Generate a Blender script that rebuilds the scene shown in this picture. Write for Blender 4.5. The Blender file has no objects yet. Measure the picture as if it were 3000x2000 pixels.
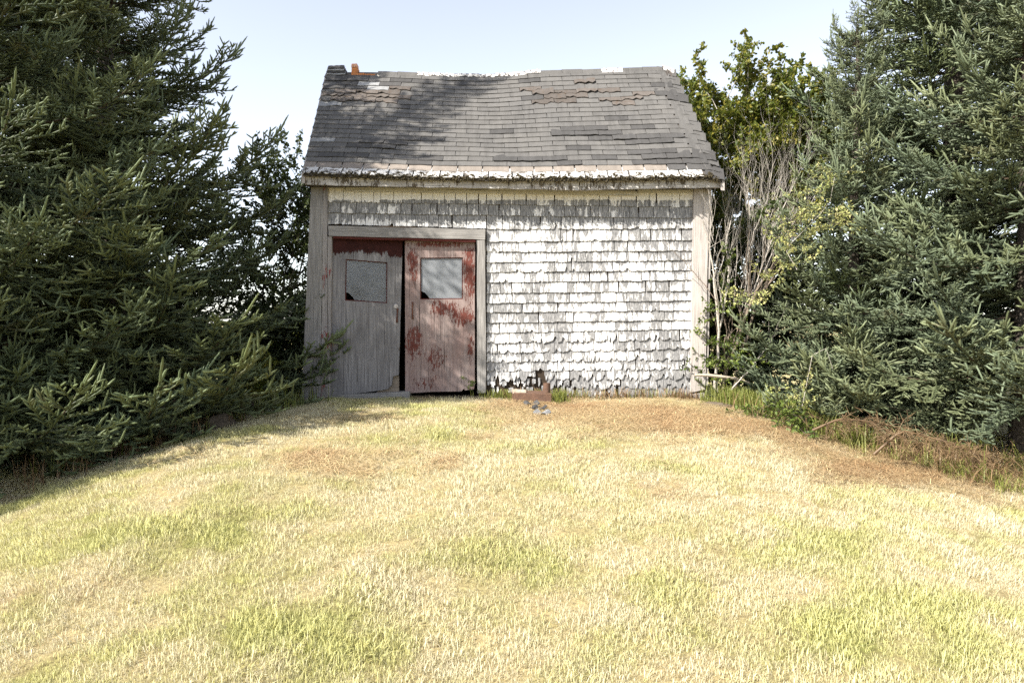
import bpy, bmesh, math, random
import numpy as np
from mathutils import Vector, Matrix, noise as mnoise

sc = bpy.context.scene
COL = sc.collection
R = math.radians
rng = np.random.default_rng(7)
random.seed(7)

# ------------------------------------------------------------------ camera, sky, sun, exposure
CAM_Z, PITCH, F = 0.93, R(1.575), 2000.0          # eye height over the shed's doorstep; focal length for a 3000 px wide frame
cam_d = bpy.data.cameras.new('camera')
cam = bpy.data.objects.new('camera', cam_d); COL.objects.link(cam)
cam.location = (0, 0, CAM_Z); cam.rotation_euler = (R(90) - PITCH, 0, 0)
cam_d.sensor_width = 36.0; cam_d.lens = 36.0 * F / 3000.0
cam_d.clip_start = 0.05; cam_d.clip_end = 3000
sc.camera = cam

SUN_AZ, SUN_EL = R(53), R(42)                      # to the left of the line of sight, behind the viewer
SUN = Vector((-math.sin(SUN_AZ) * math.cos(SUN_EL), -math.cos(SUN_AZ) * math.cos(SUN_EL), math.sin(SUN_EL)))
world = bpy.data.worlds.new('World'); sc.world = world; world.use_nodes = True
wn = world.node_tree; wn.nodes.clear()
sky = wn.nodes.new('ShaderNodeTexSky'); sky.sky_type = 'NISHITA'; sky.sun_disc = False
sky.sun_elevation = SUN_EL; sky.sun_rotation = math.pi + SUN_AZ
sky.altitude = 0; sky.air_density = 1.0; sky.dust_density = 0.7; sky.ozone_density = 1.0
bg = wn.nodes.new('ShaderNodeBackground'); bg.inputs['Strength'].default_value = 0.09
wo = wn.nodes.new('ShaderNodeOutputWorld')
hsv = wn.nodes.new('ShaderNodeHueSaturation'); hsv.inputs['Saturation'].default_value = .47; hsv.inputs['Hue'].default_value = .507; hsv.inputs['Value'].default_value = 1.4     # thin summer haze
wn.links.new(sky.outputs[0], hsv.inputs['Color']); wn.links.new(hsv.outputs[0], bg.inputs[0]); wn.links.new(bg.outputs[0], wo.inputs[0])
sun_d = bpy.data.lights.new('sun', 'SUN'); sun_d.energy = 5.0; sun_d.angle = R(0.55); sun_d.color = (1.0, 0.94, 0.84)
sun_o = bpy.data.objects.new('sun', sun_d); COL.objects.link(sun_o)
sun_o.location = (-6, -6, 9); sun_o.rotation_euler = SUN.to_track_quat('Z', 'Y').to_euler()
sc.view_settings.view_transform = 'Standard'; sc.view_settings.look = 'None'
sc.view_settings.exposure = 1.3; sc.view_settings.gamma = 1.0; sc.view_settings.use_curve_mapping = False
sc.render.engine = 'CYCLES'
sc.cycles.max_bounces = 8; sc.cycles.diffuse_bounces = 4; sc.cycles.glossy_bounces = 3
sc.cycles.transmission_bounces = 6; sc.cycles.use_denoising = False
sc.render.film_transparent = False

# ------------------------------------------------------------------ helpers
def P(px, py, Y):
    """the point of the plane y = Y seen at photo pixel (px, py)"""
    a = (px - 1500.0) / F; b = -(py - 1000.0) / F
    dy = math.cos(PITCH) + b * math.sin(PITCH); dz = -math.sin(PITCH) + b * math.cos(PITCH)
    k = Y / dy
    return Vector((a * k, Y, CAM_Z + dz * k))

def sm(a, b, x):
    t = np.clip((x - a) / (b - a), 0, 1); return t * t * (3 - 2 * t)

def tag(o, label=None, cat=None, group=None, kind=None):
    if label: o['label'] = label
    if cat: o['category'] = cat
    if group: o['group'] = group
    if kind: o['kind'] = kind
    return o

def empty(name, loc=(0, 0, 0), parent=None):
    o = bpy.data.objects.new(name, None); COL.objects.link(o); o.location = loc
    o.empty_display_size = 0.1
    if parent: o.parent = parent
    return o

def link(name, me, parent=None, loc=None):
    o = bpy.data.objects.new(name, me); COL.objects.link(o)
    if loc is not None: o.location = loc
    if parent: o.parent = parent
    return o

class MB:
    """collects polygons into one mesh (python lists)"""
    def __init__(s): s.v = []; s.f = []
    def poly(s, pts):
        n = len(s.v); s.v += [tuple(p) for p in pts]; s.f.append(list(range(n, n + len(pts))))
    def grid(s, rows, closed=False):
        """rows: list of equally long point lists"""
        n = len(s.v); m = len(rows[0])
        for r in rows: s.v += [tuple(p) for p in r]
        for i in range(len(rows) - 1):
            for j in range(m if closed else m - 1):
                k = (j + 1) % m
                s.f.append([n + i * m + j, n + i * m + k, n + (i + 1) * m + k, n + (i + 1) * m + j])
    def box(s, lo, hi):
        x0, y0, z0 = lo; x1, y1, z1 = hi
        n = len(s.v)
        s.v += [(x0, y0, z0), (x1, y0, z0), (x1, y1, z0), (x0, y1, z0), (x0, y0, z1), (x1, y0, z1), (x1, y1, z1), (x0, y1, z1)]
        s.f += [[n + i for i in q] for q in ([3, 2, 1, 0], [4, 5, 6, 7], [0, 1, 5, 4], [1, 2, 6, 5], [2, 3, 7, 6], [3, 0, 4, 7])]
    def hexa(s, q, d):
        """a slab: front quad q (counter-clockwise seen from the front), thickness vector d"""
        q = [Vector(p) for p in q]; b = [p + d for p in q]
        n = len(s.v); s.v += [tuple(p) for p in q + b]
        s.f += [[n + i for i in f] for f in ([0, 1, 2, 3], [7, 6, 5, 4], [4, 5, 1, 0], [5, 6, 2, 1], [6, 7, 3, 2], [7, 4, 0, 3])]
    def tube(s, pts, rad, sides=6, cap=True):
        pts = [Vector(p) for p in pts]; rows = []
        u = None
        for i, p in enumerate(pts):
            d = (pts[min(i + 1, len(pts) - 1)] - pts[max(i - 1, 0)]).normalized()
            if u is None or abs(u.dot(d)) > .9:
                u = d.orthogonal().normalized()
            u = (u - d * u.dot(d)).normalized(); w = d.cross(u)
            rr = rad[i] if hasattr(rad, '__len__') else rad
            rows.append([p + (u * math.cos(2 * math.pi * k / sides) + w * math.sin(2 * math.pi * k / sides)) * rr for k in range(sides)])
        s.grid(rows, True)
        if cap:
            s.poly(rows[0][::-1]); s.poly(rows[-1])
    def mesh(s, name, mat, smooth=False):
        me = bpy.data.meshes.new(name); me.from_pydata(s.v, [], s.f)
        if mat: me.materials.append(mat)
        if smooth: me.polygons.foreach_set('use_smooth', [True] * len(me.polygons))
        me.update(); return me
    def build(s, name, mat, parent=None, smooth=False):
        return link(name, s.mesh(name, mat, smooth), parent)

def tri_mesh(name, V, T, mat, attrs=None, mats=None, midx=None):
    """mesh from numpy arrays of vertices and triangles, with float point attributes"""
    me = bpy.data.meshes.new(name); V = np.asarray(V, np.float32); T = np.asarray(T, np.int32)
    me.vertices.add(len(V)); me.vertices.foreach_set('co', V.ravel())
    me.loops.add(T.size); me.loops.foreach_set('vertex_index', T.ravel())
    me.polygons.add(len(T)); me.polygons.foreach_set('loop_start', np.arange(0, T.size, 3, dtype=np.int32))
    for k, a in (attrs or {}).items():
        at = me.attributes.new(k, 'FLOAT', 'POINT'); at.data.foreach_set('value', np.asarray(a, np.float32))
    for m in (mats or [mat]): me.materials.append(m)
    if midx is not None: me.polygons.foreach_set('material_index', np.asarray(midx, np.int32))
    me.update(); me.validate(); return me

class TB:
    """collects triangles as numpy blocks, each vertex with a tint value and each block with a material slot"""
    def __init__(s): s.V = []; s.T = []; s.A = []; s.M = []; s.n = 0
    def add(s, V, T, a, m=0):
        V = np.asarray(V).reshape(-1, 3); T = np.asarray(T).reshape(-1, 3)
        s.V.append(V); s.T.append(T + s.n); s.A.append(np.broadcast_to(a, len(V))); s.M.append(np.full(len(T), m)); s.n += len(V)
    def tube(s, pts, rad, a=0., m=0, sides=3):
        mb = MB(); mb.tube(pts, rad, sides, cap=False)
        T = []
        for f in mb.f: T += [[f[0], f[1], f[2]], [f[0], f[2], f[3]]]
        s.add(mb.v, T, a, m)
    def mesh(s, name, mats):
        return tri_mesh(name, np.concatenate(s.V), np.concatenate(s.T), None, {'tint': np.concatenate(s.A)}, mats, np.concatenate(s.M))

# ------------------------------------------------------------------ materials
class NT:
    def __init__(s, name):
        s.m = bpy.data.materials.new(name); s.m.use_nodes = True; s.t = s.m.node_tree; s.t.nodes.clear()
        s.out = s.t.nodes.new('ShaderNodeOutputMaterial')
    def n(s, typ, **kw):
        o = s.t.nodes.new('ShaderNode' + typ)
        for k, v in kw.items(): setattr(o, k, v)
        return o
    def put(s, sock, v):
        if hasattr(v, 'is_linked') or hasattr(v, 'links'): s.t.links.new(v, sock)
        else:
            if sock.type == 'RGBA' and len(v) == 3: v = (*v, 1)
            sock.default_value = v
    def pos(s): return s.n('NewGeometry').outputs['Position']
    def obj(s): return s.n('TexCoord').outputs['Object']
    def orand(s): return s.n('ObjectInfo').outputs['Random']
    def attr(s, name, typ='GEOMETRY'):
        a = s.n('Attribute'); a.attribute_name = name; a.attribute_type = typ; return a.outputs['Fac']
    def scale(s, v, xyz, loc=(0, 0, 0)):
        o = s.n('Mapping'); s.put(o.inputs[0], v); o.inputs['Scale'].default_value = xyz; o.inputs['Location'].default_value = loc; return o.outputs[0]
    def noise(s, v, sc_, det=4, rough=.55, dist=0):
        o = s.n('TexNoise'); s.put(o.inputs['Vector'], v); o.inputs['Scale'].default_value = sc_; o.inputs['Detail'].default_value = det
        o.inputs['Roughness'].default_value = rough; o.inputs['Distortion'].default_value = dist; return o.outputs[0]
    def math(s, op, a, b=None, clamp=False):
        o = s.n('Math', operation=op); o.use_clamp = clamp; s.put(o.inputs[0], a)
        if b is not None: s.put(o.inputs[1], b)
        return o.outputs[0]
    def ramp(s, f, stops, interp='LINEAR'):
        o = s.n('ValToRGB'); s.put(o.inputs[0], f); e = o.color_ramp; e.interpolation = interp
        while len(e.elements) < len(stops): e.elements.new(0.5)
        for el, (p, c) in zip(e.elements, stops):
            el.position = p; el.color = (c, c, c, 1) if not hasattr(c, '__len__') else (*c, 1)
        return o.outputs[0]
    def mix(s, f, a, b, typ='MIX'):
        o = s.n('Mix', data_type='RGBA', blend_type=typ); s.put(o.inputs[0], f); s.put(o.inputs[6], a); s.put(o.inputs[7], b); return o.outputs[2]
    def sep(s, v):
        o = s.n('SeparateXYZ'); s.put(o.inputs[0], v); return o.outputs
    def comb(s, x, y, z):
        o = s.n('CombineXYZ'); s.put(o.inputs[0], x); s.put(o.inputs[1], y); s.put(o.inputs[2], z); return o.outputs[0]
    def mapr(s, v, a, b, c=0., d=1.):
        o = s.n('MapRange'); s.put(o.inputs[0], v)
        for i, x in enumerate((a, b, c, d)): o.inputs[i + 1].default_value = x
        return o.outputs[0]
    def bump(s, h, st=.5, dist=.01):
        o = s.n('Bump'); o.inputs['Strength'].default_value = st; o.inputs['Distance'].default_value = dist; s.put(o.inputs['Height'], h); return o.outputs[0]
    def pbr(s, col, rough=.8, bump=None, spec=.3, **kw):
        o = s.n('BsdfPrincipled'); s.put(o.inputs['Base Color'], col); s.put(o.inputs['Roughness'], rough); o.inputs['Specular IOR Level'].default_value = spec
        if bump is not None: s.t.links.new(bump, o.inputs['Normal'])
        for k, v in kw.items(): s.put(o.inputs[k], v)
        s.t.links.new(o.outputs[0], s.out.inputs[0]); return o
    def leaf(s, col, rough=.55, trans=.25, tcol=None, spec=.3):
        """thin leaf: reflecting face plus light passing through"""
        o = s.n('BsdfPrincipled'); s.put(o.inputs['Base Color'], col); o.inputs['Roughness'].default_value = rough; o.inputs['Specular IOR Level'].default_value = spec
        t = s.n('BsdfTranslucent'); s.put(t.inputs[0], tcol if tcol is not None else col)
        m = s.n('MixShader'); m.inputs[0].default_value = trans
        s.t.links.new(o.outputs[0], m.inputs[1]); s.t.links.new(t.outputs[0], m.inputs[2]); s.t.links.new(m.outputs[0], s.out.inputs[0])

def mat_wood(name, c_dark, c_mid, c_light, axis='z', paint=None, amount=.0, paint_scale=1.0, stain=.5, grain=1.0, edge=None, wash=None):
    """bare weathered wood; grain along an axis; optional flaking remains of paint (share of cover = amount)"""
    k = NT(name); p = k.pos()
    s = {'z': (70, 70, 2.6), 'x': (2.6, 70, 70)}[axis]
    g = k.noise(k.scale(p, s), 1.0 * grain, 6, .6)
    g2 = k.noise(k.scale(p, tuple(v * 3.5 if v > 10 else v * 1.5 for v in s)), 1.0, 4, .7)
    blot = k.noise(k.scale(p, (1.6, 1.6, .9)), 2.2, 5, .6)
    f = k.math('ADD', k.math('MULTIPLY', g, .55), k.math('MULTIPLY', g2, .45))
    c = k.ramp(f, [(.32, c_dark), (.5, c_mid), (.68, c_light)])
    c = k.mix(k.mapr(blot, .42, .72, 0, stain), c, tuple(v * .55 for v in c_mid))
    if wash: c = k.mix(k.mapr(k.noise(k.scale(p, (4, 4, 1.3)), 1.3, 5, .65), .38, .62, .05, .6), c, wash)
    cracks = k.ramp(k.noise(k.scale(p, tuple(v * 1.3 if v > 10 else v * .6 for v in s)), 1.0, 2, .4), [(.30, 1.), (.345, 0.)])
    c = k.mix(k.math('MULTIPLY', cracks, .75), c, (.02, .017, .014))
    h = f
    if paint is not None:
        fl = k.noise(k.scale(p, (12, 12, 3.6)), paint_scale, 8, .72)
        big = k.noise(p, 1.7, 3, .5)
        m = k.math('ADD', k.math('MULTIPLY', fl, .8), k.math('MULTIPLY', big, .4))
        if edge is not None: m = k.math('ADD', m, edge(k, p))
        m = k.math('ADD', m, k.math('MULTIPLY', k.math('SUBTRACT', g2, .5), .25))
        lo = .6 + (.5 - amount) * .5
        m = k.mapr(m, lo - .012, lo + .012)
        pc = k.mix(k.mapr(k.noise(p, 14, 4), .35, .7), paint, tuple(v * .62 for v in paint))
        c = k.mix(m, c, pc); h = k.math('ADD', f, k.math('MULTIPLY', m, .6))
    k.pbr(c, .85, k.bump(h, .55, .006), .2)
    return k.m
GREY_D, GREY_M, GREY_L = (.10, .095, .092), (.24, .23, .22), (.38, .365, .35)
M = {}
M['grey_wood'] = mat_wood('grey_wood', GREY_D, GREY_M, GREY_L, 'z', stain=.4)
M['grey_wood_across'] = mat_wood('grey_wood_across', GREY_D, GREY_M, GREY_L, 'x', stain=.45)
M['pale_wood'] = mat_wood('pale_wood', (.2, .18, .17), (.42, .385, .36), (.58, .55, .52), 'z', (.33, .07, .05), .12, stain=.25)
M['jamb_wood'] = mat_wood('jamb_wood', GREY_D, (.27, .25, .24), GREY_L, 'z', (.25, .045, .035), .33, stain=.3)
M['fascia'] = mat_wood('fascia', (.14, .13, .12), (.42, .40, .38), (.64, .62, .60), 'x', (.11, .09, .065), .40, 2.2, stain=.5)
M['cream'] = mat_wood('cream', (.40, .38, .33), (.54, .52, .46), (.62, .60, .54), 'x', stain=.15)
M['red_trim'] = mat_wood('red_trim', (.035, .010, .008), (.075, .018, .014), (.12, .027, .02), 'x', stain=.3)
M['dark_wood'] = mat_wood('dark_wood', (.018, .013, .009), (.045, .032, .022), (.075, .055, .038), 'x', stain=.4)
M['rafter_wood'] = mat_wood('rafter_wood', (.10, .08, .06), (.22, .18, .14), (.32, .28, .22), 'x', stain=.4)

def door_edge(ztop, span, gain):
    def f(k, p):
        z = k.sep(p)[2]
        return k.math('MULTIPLY', k.mapr(z, ztop - span, ztop, 0, 1), gain)
    return f
M['door_grey'] = mat_wood('door_grey', (.085, .08, .08), (.20, .192, .194), (.33, .322, .32), 'z', (.04, .011, .009), .12, 1.3, stain=.75, edge=door_edge(1.93, .22, .55))
def flakes(L):
    def f(k, p):
        x, _, z = k.sep(p); tot = None
        for px, py, rx, rz, w in L:
            c = P(px, py, 8.47)
            u = k.math('MULTIPLY', k.math('SUBTRACT', x, c.x), 1 / rx); v = k.math('MULTIPLY', k.math('SUBTRACT', z, c.z), 1 / rz)
            e = k.math('MULTIPLY', k.math('SUBTRACT', 1.0, k.math('ADD', k.math('MULTIPLY', u, u), k.math('MULTIPLY', v, v)), True), w)
            tot = e if tot is None else k.math('MAXIMUM', tot, e)
        return k.math('SUBTRACT', tot, .10)
    return f
M['door_red'] = mat_wood('door_red', (.12, .095, .09), (.27, .215, .20), (.40, .335, .32), 'z', (.135, .043, .033), .40, 5.0, stain=.4, wash=(.215, .14, .125), edge=flakes(
    [(1305, 905, .26, .16, .24), (1350, 930, .24, .18, .24), (1212, 780, .10, .28, .19), (1374, 800, .10, .5, .22), (1380, 1030, .08, .32, .22), (1215, 1000, .13, .28, .15), (1280, 1045, .18, .24, .15), (1250, 1125, .26, .16, .14), (1290, 716, .5, .05, .2)]))

def mat_wall_shingle():
    k = NT('peeling_white_shingle'); p = k.pos(); r = k.orand()
    rr = k.math('MULTIPLY', r, 37.0)
    zz = k.attr('course')                                           # 0 at the butt, 1 at the next butt above
    pz = k.sep(p)[2]
    off = k.comb(rr, 0., 0.)
    v = k.n('VectorMath', operation='ADD'); k.put(v.inputs[0], k.scale(p, (1, 1, .22))); k.put(v.inputs[1], off); pv = v.outputs[0]
    g = k.noise(k.scale(pv, (120, 120, 9)), 1.0, 5, .6)
    bare = k.ramp(g, [(.32, (.09, .092, .095)), (.5, (.20, .198, .198)), (.68, (.36, .355, .35))])
    n1 = k.noise(k.scale(pv, (1.15, 1.15, 1)), 21, 8, .72); n2 = k.noise(k.scale(p, (1, 1, .5)), 5.5, 4, .6); n3 = k.noise(p, 1.3, 2, .5)
    m = k.math('ADD', k.math('MULTIPLY', n1, .70), k.math('MULTIPLY', n2, .25))
    m = k.math('ADD', m, k.math('MULTIPLY', n3, .22))
    m = k.math('ADD', m, k.math('MULTIPLY', k.math('SUBTRACT', r, .5), .09))
    # paint is sparser towards the head of each course, and worn off first on the two top courses under the eave
    m = k.math('SUBTRACT', m, k.mapr(zz, .5, 1.0, 0, .075))
    m = k.math('SUBTRACT', m, k.math('MULTIPLY', k.mapr(pz, 2.15, 2.24, 0, .06), k.mapr(pz, 2.47, 2.42, 0, 1)))
    m = k.math('ADD', m, k.mapr(pz, 2.43, 2.48, 0, .4))
    m = k.math('SUBTRACT', m, k.mapr(pz, .35, .05, 0, .10))
    m = k.mapr(m, .566, .588)
    white = k.mix(k.mapr(k.noise(pv, 60, 3), .4, .7), (.76, .75, .735), (.58, .572, .56))
    dirt = k.mapr(k.noise(k.scale(pv, (60, 60, 5)), 1.0, 5, .7), .47, .66, 0, .8)
    white = k.mix(dirt, white, (.36, .35, .335))
    white = k.mix(k.mapr(pz, 2.36, 2.46, 0, .8), white, (.70, .67, .60))
    c = k.mix(m, bare, white)
    st = k.noise(k.scale(pv, (170, 170, 16)), 1.0, 3, .5)
    c = k.mix(k.mapr(st, .36, .30, 0, .75), c, (.07, .065, .06))
    h = k.math('ADD', k.math('MULTIPLY', g, .6), k.math('MULTIPLY', m, .5))
    k.pbr(c, .8, k.bump(h, .6, .004), .25)
    return k.m
M['wall_shingle'] = mat_wall_shingle()

def mat_roof(name, base, var=.25, tone=None, rust=0.):
    k = NT(name); p = k.pos(); r = k.orand()
    gr = k.noise(p, 420, 2, .7); bl = k.noise(p, 2.3, 4, .6); mid = k.noise(p, 13, 5, .65)
    c = k.mix(k.mapr(r, 0, 1), tuple(v * (1 - var) for v in base), tuple(v * (1 + var) for v in base))
    c = k.mix(k.mapr(bl, .35, .7, 0, .5), c, tone or tuple(v * .7 for v in base))
    c = k.mix(k.mapr(mid, .55, .8, 0, .5), c, tuple(v * .6 for v in base))
    c = k.mix(k.mapr(gr, .42, .62, 0, .55), c, tuple(min(1, v * 1.45) for v in base))
    c = k.mix(k.mapr(gr, .48, .36, 0, .5), c, tuple(v * .45 for v in base))
    sk = k.noise(k.scale(p, (11, 1.3, 1.3)), 1.6, 5, .65)
    c = k.mix(k.mapr(sk, .50, .72, 0, .5), c, tuple(v * .55 for v in base)); c = k.mix(k.mapr(sk, .46, .30, 0, .35), c, tuple(min(1, v * 1.35) for v in base))
    if rust: c = k.mix(k.mapr(k.noise(p, 18, 6, .7), .55, .62, 0, rust), c, (.085, .055, .035))
    k.pbr(c, .9, k.bump(k.math('ADD', gr, mid), .5, .004), .2)
    return k.m
M['asphalt_shingle'] = mat_roof('asphalt_shingle', (.108, .104, .099), .16, (.078, .078, .081))
M['dark_asphalt'] = mat_roof('dark_asphalt', (.066, .064, .063), .2)
M['torn_asphalt'] = mat_roof('torn_asphalt', (.105, .092, .083), .3, (.055, .047, .04), .5)
M['pale_asphalt'] = mat_roof('pale_asphalt', (.235, .238, .24), .2, (.12, .12, .122))
M['beige_asphalt'] = mat_roof('beige_asphalt', (.215, .187, .163), .18, (.12, .105, .09))
M['roof_deck'] = mat_roof('roof_deck', (.09, .08, .072), .1)

def mat_patchy(name, a, b, sc_, lo, hi, rough=.85, det=6):
    k = NT(name); p = k.pos()
    m = k.mapr(k.noise(p, sc_, det, .68), lo, hi)
    n = k.noise(p, sc_ * 5, 3)
    c = k.mix(m, a, b); c = k.mix(k.mapr(n, .4, .75, 0, .45), c, tuple(v * .5 for v in a))
    k.pbr(c, rough, k.bump(k.math('ADD', m, n), .5, .006), .25); return k.m
M['starter'] = mat_patchy('starter', (.56, .55, .535), (.085, .07, .055), 17, .50, .58)
M['ridge_white'] = mat_patchy('ridge_white', (.76, .74, .72), (.10, .09, .09), 24, .50, .54)
M['brick'] = mat_patchy('brick', (.50, .20, .075), (.34, .15, .075), 30, .45, .65)
M['brick_pale'] = mat_patchy('brick_pale', (.62, .36, .26), (.5, .24, .13), 30, .45, .65)
M['flashing'] = mat_patchy('flashing', (.66, .62, .54), (.35, .24, .13), 14, .55, .68)
M['rust'] = mat_patchy('rust', (.105, .062, .044), (.15, .085, .056), 9, .4, .7, .75)
M['iron'] = mat_patchy('iron', (.13, .05, .028), (.06, .035, .028), 40, .4, .7, .7)
M['stone'] = mat_patchy('stone', (.15, .12, .09), (.08, .062, .045), 8, .4, .65)
M['moss'] = mat_patchy('moss', (.034, .028, .018), (.075, .06, .028), 30, .4, .65, .95)
M['bark'] = mat_patchy('bark', (.06, .05, .04), (.10, .085, .07), 22, .4, .65, .95)
M['pale_bark'] = mat_patchy('pale_bark', (.50, .46, .41), (.33, .295, .25), 30, .42, .65, .9)
M['grey_bark'] = mat_patchy('grey_bark', (.17, .135, .105), (.26, .21, .165), 18, .4, .65, .9)
M['drift'] = mat_patchy('drift', (.55, .47, .38), (.4, .33, .26), 14, .4, .65, .85)

def mat_glass():
    k = NT('dusty_sunlit_glass'); p = k.pos()
    n = k.noise(p, 2.1, 5, .55, .8); f = k.noise(p, 26, 4, .6)
    dust_light = k.math('ADD', k.mapr(n, .34, .66, .24, .52), k.math('ADD', k.mapr(f, .4, .7, -.04, .04), k.mapr(k.sep(p)[0], -1.45, -1.2, 0, .34)))  # patchy dust, plus the right pane's sunlight put in as a paler cover
    tr = k.n('BsdfTransparent'); gl = k.n('BsdfGlossy'); gl.inputs['Roughness'].default_value = .08
    df = k.n('BsdfDiffuse'); k.put(df.inputs[0], (.25, .265, .285)); fr = k.n('Fresnel'); fr.inputs[0].default_value = 1.22
    m0 = k.n('MixShader'); k.put(m0.inputs[0], dust_light); k.t.links.new(tr.outputs[0], m0.inputs[1]); k.t.links.new(df.outputs[0], m0.inputs[2])
    m = k.n('MixShader'); k.put(m.inputs[0], fr.outputs[0]); k.t.links.new(m0.outputs[0], m.inputs[1]); k.t.links.new(gl.outputs[0], m.inputs[2])
    k.t.links.new(m.outputs[0], k.out.inputs[0]); return k.m
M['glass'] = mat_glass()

def mat_spruce(name, old_shade, new, blue_old_shade, blue_new_lit, brown=(.13, .085, .045)):
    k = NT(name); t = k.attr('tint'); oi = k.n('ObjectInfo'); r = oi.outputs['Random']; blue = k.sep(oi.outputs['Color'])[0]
    c = k.mix(t, k.mix(blue, old_shade, blue_old_shade), k.mix(blue, new, blue_new_lit))
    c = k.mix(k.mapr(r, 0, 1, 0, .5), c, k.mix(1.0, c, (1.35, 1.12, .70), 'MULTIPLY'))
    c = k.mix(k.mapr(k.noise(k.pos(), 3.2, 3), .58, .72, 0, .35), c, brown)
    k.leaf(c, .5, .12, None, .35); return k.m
M['spruce'] = mat_spruce('spruce', (.016, .025, .012), (.155, .205, .112), (.022, .033, .017), (.190, .240, .155))  # needle age, with inner shade and sunlit tips worked into the colours
M['twig'] = mat_patchy('twig', (.055, .04, .028), (.09, .065, .042), 40, .4, .6, .9)

def mat_leaf(name, a, b, c_, trans=.35):
    k = NT(name); t = k.attr('tint'); r = k.orand()
    f = k.math('ADD', k.math('MULTIPLY', t, .75), k.math('MULTIPLY', r, .25))
    c = k.ramp(f, [(.1, a), (.55, b), (.95, c_)])
    k.leaf(c, .45, trans, k.mix(.5, c, tuple(min(1, v * 1.5) for v in b)), .4); return k.m
M['leaf_autumn'] = mat_leaf('leaf_autumn', (.050, .080, .014), (.12, .14, .022), (.27, .23, .04))
M['leaf_dark'] = mat_leaf('leaf_dark', (.022, .036, .010), (.045, .065, .015), (.08, .095, .02), .2)
M['leaf_green'] = mat_leaf('leaf_green', (.05, .085, .018), (.11, .155, .03), (.21, .25, .06), .35)
M['leaf_lime'] = mat_leaf('leaf_lime', (.22, .26, .08), (.40, .42, .15), (.56, .50, .24), .35)

def mat_grass(name, straw, green, brown, inst=True):
    k = NT(name); typ = 'INSTANCER' if inst else 'GEOMETRY'
    g = k.attr('green', typ); b = k.attr('brown', typ); t = k.attr('tint')
    s_ = k.mix(t, tuple(v * f for v, f in zip(straw, (.48, .44, .34))), tuple(min(1, v * 1.12) for v in straw))
    gr = k.mix(t, tuple(v * .65 for v in green), tuple(min(1, v * f) for v, f in zip(green, (1.7, 1.5, 1.6))))
    br = k.mix(t, tuple(v * .6 for v in brown), tuple(min(1, v * 1.6) for v in brown))
    gm = k.mapr(k.math('ADD', g, k.math('MULTIPLY', k.math('SUBTRACT', t, .5), .5)), .2, .8)
    c = k.mix(gm, s_, gr)
    bm = k.mapr(k.math('ADD', b, k.math('MULTIPLY', k.math('SUBTRACT', .5, t), .5)), .25, .8)
    c = k.mix(bm, c, br)
    k.leaf(c, .6, .3, None, .25); return k.m
STRAW, GREEN, BROWN = (.77, .72, .54), (.43, .46, .185), (.44, .32, .20)
M['grass'] = mat_grass('grass', STRAW, GREEN, BROWN)
M['straw'] = mat_grass('straw', (.66, .54, .34), (.5, .45, .2), (.42, .28, .15))
M['weed'] = mat_leaf('weed', (.11, .145, .03), (.24, .265, .065), (.44, .41, .18), .35)
M['dead'] = mat_leaf('dead', (.11, .07, .038), (.25, .165, .09), (.44, .32, .18), .25)

def mat_ground():
    k = NT('lawn_ground'); p = k.pos(); g = k.attr('green'); b = k.attr('brown')
    n = k.noise(p, 40, 5, .7)
    c = k.mix(k.mapr(g, .2, .8), (.40, .33, .17), (.17, .18, .05)); c = k.mix(k.mapr(b, .2, .8), c, (.20, .13, .07))
    c = k.mix(k.mapr(n, .35, .65, 0, .7), c, (.12, .09, .05))
    k.pbr(c, .95, k.bump(n, .8, .02), .1); return k.m
M['ground'] = mat_ground()
# ------------------------------------------------------------------ ground
def fbm(x, y, s, seed=0.0):
    return mnoise.fractal(Vector((x * s + seed, y * s - seed * .7, seed * 1.3)), 1.0, 2.0, 4)

def height(x, y):
    x = np.asarray(x, float); y = np.asarray(y, float)
    front = -.66 * (1 - sm(1.0, 8.0, y))
    side = -.36 * sm(2.0, 4.6, np.abs(x + .15)) * (1 - .35 * sm(9, 14, y))
    back = -.22 * sm(11, 16, y)
    und = .018 * np.sin(x * 1.9 + .6) * np.sin(y * 1.3 + 1.1) + .012 * np.sin(x * 3.7 - y * 2.1)
    near = 1 - sm(15, 30, np.hypot(x, y))
    far = np.maximum(0, np.hypot(x, y) - 60) * .0
    z = (front + side + back) * near + (1 - near) * -.5 + und * near * (1 - sm(7.9, 8.3, y) * (1 - sm(12, 13, y)) * (1 - sm(2.6, 3, np.abs(x))))
    return z - .012 + far

# what grows where on the lawn: lush and burnt spots, in metres
GREENS = [(-2.3, 4.2, .9, .4, .9), (-1.0, 3.3, .6, .35, .9), (1.75, 4.3, .8, .35, .8), (2.0, 3.4, .7, .4, .9), (-.55, 6.6, .5, .4, .6),
          (-1.0, 3.0, .5, .3, .6), (-2.9, 6.6, .7, .5, .7), (-3.6, 5.3, .7, .6, .9), (-1.2, 7.6, .9, .3, .9), (.1, 3.9, .5, .3, .4), (.3, 5.0, .6, .3, .45), (2.2, 7.7, .5, .35, .9), (.5, 8.1, .4, .2, .8)]
BROWNS = [(-1.45, 5.5, .7, .3, .6), (1.05, 4.85, .45, .22, .5), (1.2, 7.2, 1.2, .7, .75), (.4, 7.9, 1.2, .35, .55), (2.6, 6.6, .9, .5, .6), (2.9, 5.6, 1.0, .35, .55),
          (-3.2, 6.9, .6, .4, .5), (-.7, 5.0, .6, .2, .35), (3.4, 5.9, .9, .5, .7)]
def spots(L, x, y): return sum(w * math.exp(-((x - a) / c) ** 2 - ((y - b) / d) ** 2) for a, b, c, d, w in L)
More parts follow.
